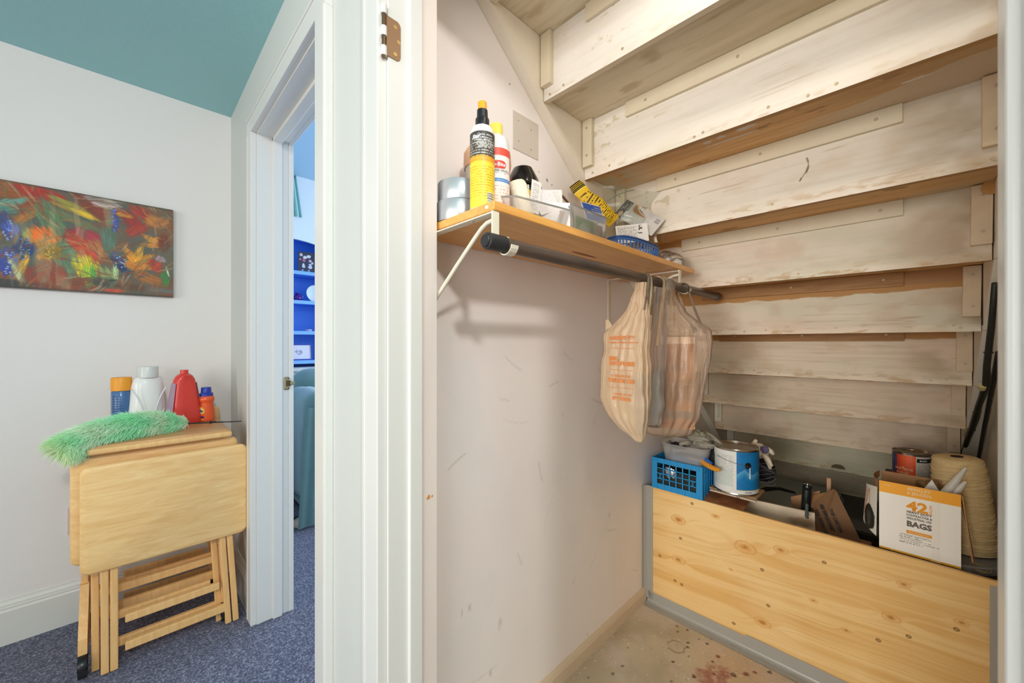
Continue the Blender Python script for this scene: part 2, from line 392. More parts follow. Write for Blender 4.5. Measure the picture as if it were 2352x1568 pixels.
# doorways
def doorway(name, xl, xr, label, zt=2.145):
    d = struct(empty(name, ((xl+xr)/2, WY, 0)), label)
    c = B()
    for s, x in ((-1, xl), (1, xr)):
        a, b_ = (x-.076, x) if s < 0 else (x, x+.081)
        c.box(a, b_, WY-.022, WY, 0, zt+.0, .002)
        c.box(a+.004, a+.016, WY-.0235, WY-.02, 0, zt, .001) if s < 0 else c.box(b_-.016, b_-.004, WY-.025, WY-.02, 0, zt, .001)
    c.box(xl-.076, xr+.081, WY-.022, WY, zt, zt+.076, .002).box(xl-.076, xr+.081, WY-.025, WY-.02, zt+.060, zt+.072, .001)
    c.done('casing', M_trim, d)
    j = B()
    j.box(xl-.021, xl+.005, WY, WY+WT+.0, 0, zt, .0015).box(xr-.005, xr+.021, WY, WY+WT+.0, 0, zt, .0015).box(xl-.021, xr+.021, WY, WY+WT+.0, zt-.005, zt+.021, .0015)
    j.done('jamb', M_trim, d)
    return d
d1 = doorway('door_1', -1.995, -1.180, 'white framed doorway to the blue room')
s = B()
s.box(-1.992, -1.978, .458, .494, 0, 2.142, .002).box(-1.197, -1.183, .458, .494, 0, 2.142, .002).box(-1.99, -1.185, .458, .494, 2.126, 2.142, .002)
s.done('door_stop', M_trim, d1)
b = B(); b.box(-2.002, -1.986, WY+WT, WY+WT+.02, 0, 2.16, .002).box(-1.189, -1.173, WY+WT, WY+WT+.02, 0, 2.16, .002).box(-2.012, -1.173, WY+WT, WY+WT+.02, 2.14, 2.16, .002)
b.done('back_casing', M_trim, d1)
M_brass = mat('dull_brass', (176, 160, 124), .35, metal=.9)
sp = B().box(-1.9895, -1.986, .503, .541, 1.015, 1.073, .004).done('strike_plate', M_brass, d1)
tag(sp, 'dull brass strike plate')
B().box(-1.987, -1.9845, .512, .531, 1.031, 1.057, .001).done('latch_hole', mat('dark_brass', (96, 82, 56), .5, metal=.6), sp)
B().box(-1.988, -1.980, .528, .546, 1.036, 1.052, .003).done('latch_lip', M_brass, sp)
for z in (1.022, 1.066): B().cyl((-1.9865, .522, z), (-1.9845, .522, z), .0035, n=10).done('screw', mat('screw_head', (120, 104, 76), .4, metal=.8), sp)

d2 = doorway('door_2', -.790, .061, 'white framed doorway of the closet under the stairs')
s = B()
s.box(-.788, -.777, .446, .480, 0, 2.142, .003).box(.0490, .058, .446, .480, 0, 2.142, .003).box(-.786, .055, .452, .488, 2.128, 2.142, .003)
s.done('door_stop', M_trim, d2)
M_litjamb = mat('warm_lit_jamb_paint', (232, 220, 212), .45, .05, 80)  # jamb paint with the warm closet light tinted into its colour
B().box(-.801, -.7845, .480, .5225, 0, 2.15, .001).done('inner_jamb', M_litjamb, d2)
B().box(.0532, .075, .480, .5225, 0, 2.15, .001).done('inner_jamb', M_litjamb, d2)
pt = B()
pt.prism([(0, 0), (.006, .008), (.009, .007), (.010, -.001), (.006, -.002), (.003, -.003)], .0006, face((-.7843, .493, .867), (0, 1, 0), (0, 0, 1)))
pt.prism([(.013, .001), (.016, .006), (.018, .003), (.016, -.001)], .0006, face((-.7843, .493, .867), (0, 1, 0), (0, 0, 1)))
tag(pt.done('chipped_patch', mat('bare_jamb_wood', (206, 140, 60), .7), d2), 'small orange patch of bare wood')
# upper hinge of the closet door, its leaf unpainted
hz0, hz1 = 1.846, 1.931
M_bronze = mat('brown_bronze_metal', (150, 116, 86), .45, .1, 60, metal=.35)
hg = B()
pl = [(0, 0), (.026, .000), (.031, .004), (.033, .010)] + [(.033, .075)] + [(.031, .081), (.026, .085), (0, .0855)]
hg.prism(pl, .0022, face((-.7850, .394, hz0), (0, 1, 0), (0, 0, 1)))
hg = tag(hg.done('hinge', M_bronze, d2), 'brown hinge leaf with white painted knuckles')
kb = B()
for a in (.0, .042): kb.cyl((-.7835, .388, hz0-.006+a+.001), (-.7835, .388, hz0-.006+a+.021), .0065, n=16)
kb.cyl((-.7835, .388, hz1-.001), (-.7835, .388, hz1+.018), .0065, n=16)
kb.done('knuckle', M_trim, hg, True)
B().cyl((-.7835, .388, hz0-.008), (-.7835, .388, hz1+.02), .0042, n=14).done('pin', mat('bronze_pin', (128, 98, 74), .3, metal=.9), hg, True)
for yy, zz in ((.414, .070), (.422, .041), (.414, .011)):
    B().cyl((-.7835, yy, hz0+zz), (-.7820, yy, hz0+zz), .0045, n=12).done('screw', mat('brass_screw', (190, 160, 104), .4, metal=.7), hg)

# ------------------------------------------------------------------ the underside of the stairs
YK = lambda k: .978+.2339*k
ZK = lambda k: 2.025-.19*k
stairs = empty('staircase', (-.35, 1.9, 0), 'worn white-painted wooden stairs seen from underneath', 'stairs')
XL, XR = -.8454, .1626
KMIN, KMAX = -1, 9
def rcol(k):
    def f(u, v):
        x = u+XL; fade = min(1, max(0, k)/6)
        base = np.array((230, 224, 215))*(1-fade)+np.array((230, 210, 182))*fade
        c = full(u, base)
        gr = fbm(u*5+k*9, v*110+k, 20+k, 4)
        c = lerp(c, base-np.array((26, 26, 32)), sm(gr, .45, .85)*(.22+.3*fade))
        c = lerp(c, (206, 204, 178), sm(fbm(u*3.1+k*5, v*7, 40+k), .5, .8)*.55)
        c = lerp(c, (230, 200, 178), sm(fbm(u*4.3+k*3, v*9+2, 60+k), .5, .8)*(.25+.3*fade))
        # dirt at the right end, growing towards the wall
        d = sm(x, -.12, .16)*sm(fbm(u*9, v*14, 80+k), .3, .75)
        c = lerp(c, (166, 138, 104), d*(.15 if k < 1 else .62))
        # scraped lower edge and streaks
        e = sm(fbm(u*26, v*90, 90+k, 4), .56, .72)*(1-sm(v, .0, .05))
        c = lerp(c, (178, 138, 92), e*(.55 if k > 1 else .2))
        st = sm(fbm(u*7+k, v*170, 110+k, 3), .70, .80)*sm(fbm(u*5, v*12, 130+k), .5, .65)
        c = lerp(c, (164, 134, 96), st*(.34 if k > 1 else .2))
        c = lerp(c, (204, 176, 142), sm(fbm(u*13+k*2, v*22, 310+k), .52, .8)*(.12+.3*fade))
        ragged = .006+.014*fbm(u*18, u*0+k, 150+k, 4)
        if k >= 3:                               # bare band under the tread above
            band = {3: .012, 4: .055, 5: .030, 6: .024, 7: .010}.get(k, .006)
            top = .21-band-ragged*(1-.4*sm(x, -.1, .1))
            lim = {4: .5, 5: .5, 6: .5, 3: -.2}.get(k, .5)
            c = lerp(c, (184, 134, 74), sm(v, top-.002, top+.001)*(1-sm(x, lim, lim+.02)))
        if k == 4: c = lerp(c, (170, 126, 84), sm(v, .16+.02*(x), .165+.02*x)*sm(x, -.01, 0)*.7)
        if k == 2:
            t = (v-.082)/.05; line = np.abs(x-(-.226+.012*t+.008*np.sin(t*3)))+(fbm(u*120, v*120, 7, 2)-.5)*.006
            c = lerp(c, (120, 92, 60), (1-sm(line, .001, .003))*(np.abs(v-.105) < .034)*.9)
        if k == 8:
            d = np.hypot((x+.275)/.03, np.maximum(v-.018, -9)/.022); c = lerp(c, (96, 78, 50), (d < 1)*(v > .016)*.9)
        if k >= 8: c = c*np.array((.93, .95, .93))
        if k in (0, 1, 2):
            c = lerp(c, (186, 174, 138), sm(fbm(u*24+k, v*40, 170+k), .70, .80)*sm(x, -.84, -.8)*(1-sm(x, -.6, -.5))*.6)
        return c
    return f
for k in range(KMIN, KMAX+1):
    y, z = YK(k), ZK(k); r = random.Random(k)
    xl = XL + (0.003*r.random()); xr = XR-(.002*r.random())
    if k in (6, 7, 8, 9): xr = XR
    slab('riser', (xl, y, z), (1, 0, 0), (0, 0, 1), xr-xl, .21, .018, 420 if k < 8 else 200, 90, rcol(k), (216, 202, 176) if k < 1 else (180, 136, 82), M_painted, stairs)
    def tcol(u, v, k=k):
        x = u+XL-.0; d = v
        gr = fbm(u*6+k, v*90, 200+k, 4)
        if k <= 0:
            c = lerp(full(u, (218, 208, 184)), (196, 184, 154), sm(gr, .4, .8)*.6)
            c = lerp(c, (168, 148, 112), sm(fbm(u*9, v*30+k, 210+k), .6, .78)*.5)
            if k == 0: c = lerp(c, (186, 160, 120), sm(x, -.55, -.1)*.35)
            return c
        c = lerp(full(u, (228, 182, 124)), (204, 154, 96), sm(gr, .35, .75)*.7)
        c = lerp(c, (146, 104, 58), sm(fbm(u*11, v*30, 220+k), .70, .78)*.6)
        if k == 1:
            c = lerp(c, (176, 148, 110), sm(x, -.3, .1)*.6)
            for a, b_, sx_, sy_ in [(-.33, .05, .028, .012), (-.44, .06, .016, .01), (-.40, .055, .014, .008), (.02, .1, .05, .005), (-.38, .09, .09, .004)]:
                dd = np.hypot((x-a)/sx_, (v-(.216-b_))/sy_)+(fbm(u*120, v*120, 3, 2)-.5)*.6; c = lerp(c, (228, 220, 206), 1-sm(dd, .8, 1.0))
            c = lerp(c, (206, 198, 174), (1-sm(x, -.80, -.55))*sm(fbm(u*12, v*14, 231), .35, .5)*.8)
            far = 1-sm(v, .05+.05*fbm(u*8, u*0, 5)+.06*sm(x, -.1, .15), .058+.05*fbm(u*8, u*0, 5)+.06*sm(x, -.1, .15))
            c = lerp(c, (208, 190, 166), far*sm(x, -.35, -.05)*.8)
        if k == 2:
            c = lerp(c, (204, 188, 160), (1-sm(v, .03, .07))*sm(x, -.1, .1)*.7); c = lerp(c, (190, 160, 118), sm(x, .0, .15)*.6)
        return c
    # front edge lies behind the riser; U = +x, V = -y gives a face that looks down
    slab('tread', (XL, YK(k+1)+.0, z+.02), (1, 0, 0), (0, -1, 0), XR-XL, .2339-.018, .028, 300, 60, tcol, (176, 132, 78), M_painted, stairs)
# stringers
for nm, x0, th in (('left', -.884, .0375), ('right', XR+.002, .042)):
    ln = lambda y: 2.025-.8123*(y-.978)
    y0, y1 = .56, 3.2
    poly = [(y0, ln(y0)), (y1, ln(y1)), (y1, ln(y1)+.30), (y0, min(ln(y0)+.30, 2.61))]
    poly = [(y0, ln(y0)), (y1, ln(y1)), (y1, ln(y1)+.30), (y0+.05, 2.61), (y0, 2.61)]
    B().prism(poly, th, Matrix(((0, 0, 1, x0), (1, 0, 0, 0), (0, 1, 0, 0), (0, 0, 0, 1)))).done('stringer', M_whitewood, stairs)
# cleats under the treads and blocks in the corners
def board(x0, x1, k, z0, z1, th, nm, m, skew=0):
    M = None
    if skew:
        c = Vector(((x0+x1)/2, YK(k), (z0+z1)/2)); M = Matrix.Translation(c) @ Matrix.Rotation(skew, 4, 'Y') @ Matrix.Translation(-c)
    return B().box(x0, x1, YK(k)-th, YK(k)-.0005, z0, z1, .001, 1, M).done(nm, m, stairs)
M_cleatw = mat('cream_cleat_paint', (218, 206, 180), .6, .2, 90, .06, 16)
for k in range(-1, 6):
    zt = ZK(k-1)+.0195; m = M_cleatw if k < 4 else M_rawwood
    board(-.672, -.009, k, zt-.049, zt, .012, 'cleat', m)
for k in range(-1, 9):
    zt = ZK(k-1)+.0195
    bz = zt-.19+(.02 if k < 4 else .028)
    M_b = M_cleatw if k < 3 else M_whitewood
    board(XL+.003, -.803, k, bz, zt, .018, 'corner_block', M_b, .0)
    board(.123, XR-.001, k, bz+(.004 if k != 4 else 0), zt-(.002), .018, 'corner_block', M_block, (0, .012, -.006, .01, .014)[k % 5] if k >= 3 else 0)
# paint worn off strips on lower blocks
for k in (6, 7):
    zt = ZK(k-1)+.0195
    tag(B().box(-.826, -.812, YK(k)-.0187, YK(k)-.017, zt-.135, zt-.03, .0005, 1).done('paint_patch', mat('pale_green_white_paint', (216, 216, 190), .6), stairs), 'pale paint patch')
# notched tread ends at the right stringer
for k in (3, 4, 5, 6, 7):
    B().box(XR+.001, XR+.022, YK(k)-.006, YK(k)+.02, ZK(k)+.002, ZK(k)+.035).done('tread_end', mat('notched_wood', (172, 150, 124), .7), stairs)
    B().box(XR+.022, XR+.025, YK(k)-.007, YK(k)+.02, ZK(k)-.002, ZK(k)+.037).done('dark_gap', mat('shadow_gap', (60, 38, 28), .9), stairs)
for k in (4,):
    B().box(XR-.0005, XR+.0025, YK(k)-.02, YK(k)+.01, ZK(k)+.02, ZK(k)+.215).done('dark_gap', bpy.data.materials['shadow_gap'], stairs)
# screw heads
scr = {0: [-.817, -.762, -.556, -.25], 1: [-.81, -.74, -.45, -.425, -.26, -.175, -.12, .145], 2: [-.3, .145, .14], 3: [-.42, -.27, .06, .14], 4: [-.72, -.69, -.5, -.42, .105, .12],
       5: [-.52, -.42, -.35, .10, .06], 6: [-.83, -.55, -.4, .08, -.2], 7: [-.83, -.8, -.62, -.55, -.2], 8: [-.7, -.3]}
scr_m = mat('dull_screw_head', (186, 168, 138), .5, metal=.2)
for k, xs in scr.items():
    for i, x in enumerate(xs):
        z = ZK(k)+.014+.004*((i*7+k) % 3)-.001
        g = B(); g.cyl((x, YK(k)-.0016, z), (x, YK(k)+.002, z), .0038, .0046, n=10)
        g.box(x-.003, x+.003, YK(k)-.0020, YK(k)-.0012, z-.0006, z+.0006)
        g.done('screw', scr_m, stairs)
for k in range(-1, 6):
    zt = ZK(k-1)-.004
    for x in (-.60, -.33, -.06):
        B().cyl((x, YK(k)-.0135, zt), (x, YK(k)-.011, zt), .0042, .005, n=10).done('screw', scr_m, stairs)
for k in range(1, 8):
    for z in (-.03, -.13):
        B().cyl((.145, YK(k)-.020, ZK(k-1)+.0195+z), (.145, YK(k)-.017, ZK(k-1)+.0195+z), .004, n=10).done('screw', scr_m, stairs)
        B().cyl((-.824, YK(k)-.020, ZK(k-1)+.0195+z), (-.824, YK(k)-.017, ZK(k-1)+.0195+z), .004, n=10).done('screw', scr_m, stairs)
tag(B().cyl((.160, YK(3)-.026, 1.650), (.160, YK(3)-.0185, 1.650), .020, n=24).done('wooden_plug', mat('orange_wood_plug', (196, 146, 84), .5), stairs), 'round orange wooden plug')

# ================================================================== the blue room behind door_1
M_bluewall = mat('blue_room_white_paint', (226, 232, 238), .6, .1, 200)
RX = -3.81; RC = 2.71
struct(B().box(-4.3, -.95, .534, 3.5, RC, RC+.06).done('ceiling', mat('pale_blue_ceiling_paint', (158, 192, 214), .6, .5, 160)), 'pale blue ceiling of the room beyond the hall doorway')
struct(B().box(-4.3, -1.0, 3.4, 3.5, 0, RC).box(-4.3, WX-.1, WY, .534, 0, RC).box(WX-.1, -1.0, WY+WT, .54, 2.166, RC).box(-1.04, -1.0, .534, 3.4, 0, RC).done('wall_blue_room', M_bluewall), 'plain walls of the blue room')
# far wall with the arched bookcase opening
AY0, AY1, AZ, AR = .60, 1.42, 1.99, .16
def arch(y): t = (y-(AY0+AY1)/2)/((AY1-AY0)/2); return AZ+AR*math.sqrt(max(0, 1-t*t))
b = B(); N = 24
b.box(RX-.02, RX, .534, AY0, 0, RC).box(RX-.02, RX, AY1, 3.4, 0, RC)
ys = [AY0+(AY1-AY0)*i/N for i in range(N+1)]
for a, c in zip(ys, ys[1:]):
    za, zc = arch(a), arch(c)
    vs = [b.b.verts.new(p) for p in [(RX, a, za), (RX, c, zc), (RX, c, RC), (RX, a, RC), (RX-.02, a, za), (RX-.02, c, zc), (RX-.02, c, RC), (RX-.02, a, RC)]]
    b.b.faces.new((vs[0], vs[1], vs[2], vs[3])); b.b.faces.new((vs[0], vs[4], vs[5], vs[1])); b.b.faces.new((vs[4], vs[7], vs[6], vs[5]))
struct(b.done('wall_far', M_bluewall), 'far white wall with the arched opening')
bc = empty('bookcase', (RX-.2, 1.0, 0), 'bright blue built-in bookcase with arched top in the far wall', 'bookcase')
M_blue = mat('cobalt_blue_paint', (76, 146, 238), .4); M_blue_lit = mat('lit_blue_shelf_edge', (126, 176, 240), .35)  # shelf edges: same blue, lightened in colour as if catching light
B().box(RX-.30, RX-.285, AY0-.02, AY1+.02, 0, 2.2).done('back_panel', M_blue, bc)
for y in (AY0-.02, AY1+.005): B().box(RX-.285, RX-.02, y, y+.015, 0, 2.2).done('side_panel', M_blue, bc)
B().box(RX-.285, RX-.021, AY0-.02, AY1+.02, 2.18, 2.2).done('top_panel', M_blue, bc)
for z in (1.845, 1.582, 1.308, 1.045):
    g = B().box(RX-.285, RX-.008, AY0-.005, AY1+.005, z, z+.022).done('shelf', M_blue, bc)
    B().box(RX-.008, RX+.004, AY0-.005, AY1+.005, z-.006, z+.026, .002).done('shelf_edge', M_blue_lit, g)
cb = empty('cabinet', (-3.70, 1.0, 0), 'low white cabinet below the blue bookcase', 'cabinet')
B().box(RX+.002, -3.62, AY0, AY1+.3, 0, .985).done('body', M_trim, cb); B().box(RX+.002, -3.60, AY0-.01, AY1+.32, .985, 1.012, .004).done('top', M_trim, cb)
def pr1(u, v):
    c = full(u, (64, 66, 84))
    for a, d, r, k in [(.03, .17, .018, (236, 214, 214)), (.06, .15, .02, (240, 230, 226)), (.05, .12, .016, (216, 120, 140)), (.09, .16, .02, (236, 236, 236)), (.10, .12, .016, (236, 190, 200)), (.02, .13, .013, (220, 140, 160)),
                       (.045, .085, .012, (232, 232, 238)), (.045, .065, .017, (228, 228, 236)), (.10, .085, .014, (232, 232, 238)), (.10, .06, .02, (224, 224, 234)), (.04, .03, .01, (180, 190, 210)), (.09, .025, .012, (170, 180, 205)), (.12, .10, .012, (230, 220, 225))]:
        c = lerp(c, k, 1-sm(np.hypot(u-a, v-d)+(fbm(u*90, v*90, 3, 2)-.5)*.01, r*.6, r))
    return c
o = slab('picture', (RX-.10, 1.105, 1.868), (.2, .98, 0), (-.08, 0, .996), .16, .20, .012, 60, 70, pr1, (30, 30, 36), M_flatprint)
tag(o, 'small dark picture of white flower vases on the top blue shelf', 'picture')
v = empty('vase', (RX-.08, 1.092, 1.606), 'little round purple glass vase on the blue shelf', 'vase')
M_purple = mat('purple_glass', (84, 40, 150), .08, trans=.35)
B().lathe([(0, 0), (.022, 0), (.036, .012), (.041, .028), (.034, .046), (.016, .056), (.013, .062), (.020, .072), (.018, .073), (.010, .062), (0, .058)], (RX-.08, 1.092, 1.606), 24).done('body', M_purple, v, True)
B().tube([(RX-.08, 1.092+.015, 1.606+.066), (RX-.08, 1.092+.036, 1.606+.066), (RX-.08, 1.092+.048, 1.606+.05), (RX-.08, 1.092+.038, 1.606+.03)], .004, 8).done('handle', M_purple, v, True)
pl = B().lathe([(0, 0), (.03, 0), (.082, .010), (.083, .013), (.03, .004), (0, .004)], (0, 0, 0), 36, Matrix.Translation((RX-.10, 1.255, 1.606+.079)) @ Matrix.Rotation(math.radians(80), 4, 'Y')).done('plate', mat('white_blue_porcelain', (222, 232, 240), .2, coat=.5), None, True)
tag(pl, 'round white porcelain plate standing on the blue shelf right of the vase', 'plate')
ds = B().lathe([(0, 0), (.018, 0), (.03, .016), (.03, .019), (.016, .004), (0, .004)], (RX-.07, 1.185, 1.3315), 20).done('dish', mat('pale_dish', (214, 206, 210), .3), None, True)
tag(ds, 'tiny pale dish on the third blue shelf', 'dish')
dr = empty('framed_drawing', (RX-.06, 1.10, 1.068), 'blue framed pencil drawing leaning on the lowest blue shelf', 'picture')
Fy0, Fy1 = 1.0, 1.215
g = B()
for a, b_, c_, d_ in [(Fy0, Fy1, 0, .012), (Fy0, Fy1, .140, .152), (Fy0, Fy0+.012, .012, .14), (Fy1-.012, Fy1, .012, .14)]: g.box(-.008, .008, a, b_, c_, d_)
TM = Matrix.Translation((RX-.055, 0, 1.068)) @ Matrix.Rotation(-.14, 4, 'Y')
bmesh.ops.transform(g.b, matrix=TM, verts=g.b.verts); g.done('frame', mat('navy_frame', (30, 66, 160), .3), dr)
def pr2(u, v):
    c = full(u, (216, 212, 222))
    n = fbm(u*70, v*70, 77, 4); m_ = np.exp(-(((u-.09)/.05)**2+((v-.065)/.035)**2))
    return lerp(c, (130, 130, 150), sm(n*m_*1.6, .45, .8)*.8)
O = TM @ Vector((.001, Fy0+.012, .012)); U = (0, 1, 0); V = tuple((TM.to_3x3() @ Vector((0, 0, 1))))
slab('drawing', tuple(O), U, V, Fy1-Fy0-.024, .128, .004, 70, 50, pr2, (200, 200, 200), M_flatprint, dr)
# sofa: teal velvet, arm and back seen through the doorway
M_teal = mat('teal_velvet', (88, 122, 122), .75, .5, 60, .18, 9)
M_teal.node_tree.nodes['Principled BSDF'].inputs['Sheen Weight'].default_value = .7
M_teal.node_tree.nodes['Principled BSDF'].inputs['Sheen Tint'].default_value = (.7, .85, .95, 1)
sf = empty('sofa', (-3.0, 1.4, 0), 'teal velvet sofa with rounded arm beyond the hall doorway', 'sofa')
def pillowbox(x0, x1, y0, y1, z0, z1, bev, amp, nm, seed):
    g = B(); g.box(x0, x1, y0, y1, z0, z1, bev, 5)
    bmesh.ops.subdivide_edges(g.b, edges=[e for e in g.b.edges if e.calc_length() > .12], cuts=5, use_grid_fill=True)
    rs = random.Random(seed)
    from mathutils import noise
    for q in g.b.verts: q.co += Vector((noise.noise(q.co*9+Vector((seed, 0, 0))), noise.noise(q.co*8+Vector((0, seed, 0))), noise.noise(q.co*7)))*amp
    return g.done(nm, M_teal, sf, True, 180)
pillowbox(-3.46, -2.78, .84, 1.06, .10, .90, .105, .012, 'arm', 1)
pillowbox(-3.46, -3.20, .90, 2.2, .30, 1.02, .12, .015, 'back_cushion', 2)
pillowbox(-3.30, -2.78, 1.0, 2.2, .28, .50, .06, .01, 'seat_cushion', 3)
pillowbox(-3.44, -2.80, .88, 2.2, .05, .30, .02, .004, 'base', 4)
fl = B()                                          # loose skirt panel
fl.grid(lambda a, c: Vector((-2.765+.004*math.sin(a*30), .78+.30*a+.05*c, .78*c+.02+.10*(1-c)*a*0)), 24, 12)
fl.done('cover_panel', M_teal, sf, True, 180)
sl = empty('slipper', (-2.86, .82, 0), 'fluffy beige slipper on the carpet by the sofa', 'slipper')
M_fluff = mat('beige_fluff', (196, 176, 152), .9, 1, 120, .2, 30)
B().lathe([(0, 0), (.04, 0), (.052, .012), (.05, .03), (.03, .045), (0, .05)], (-2.86, .825, .001), 22, None, 1.2, 1.0).done('upper', M_fluff, sl, True)
B().lathe([(0, 0), (.045, 0), (.047, .006), (0, .008)], (-2.955, .83, .001), 22, None, 1.5, .8).done('sole', mat('dark_sole', (60, 52, 50), .8), sl, True)
cu = B(); cu.grid(lambda a, c: Vector((RX+.03+.012*math.sin(a*26), .93+.17*a-.05*c*a, 2.34+.36*c)), 40, 6)
o = cu.done('curtain', mat('aqua_cloth', (160, 204, 200), .8), None, True, 180); m_ = o.modifiers.new('s', 'SOLIDIFY'); m_.thickness = .003
tag(o, 'pale aqua cloth valance hanging high on the far wall', 'curtain')

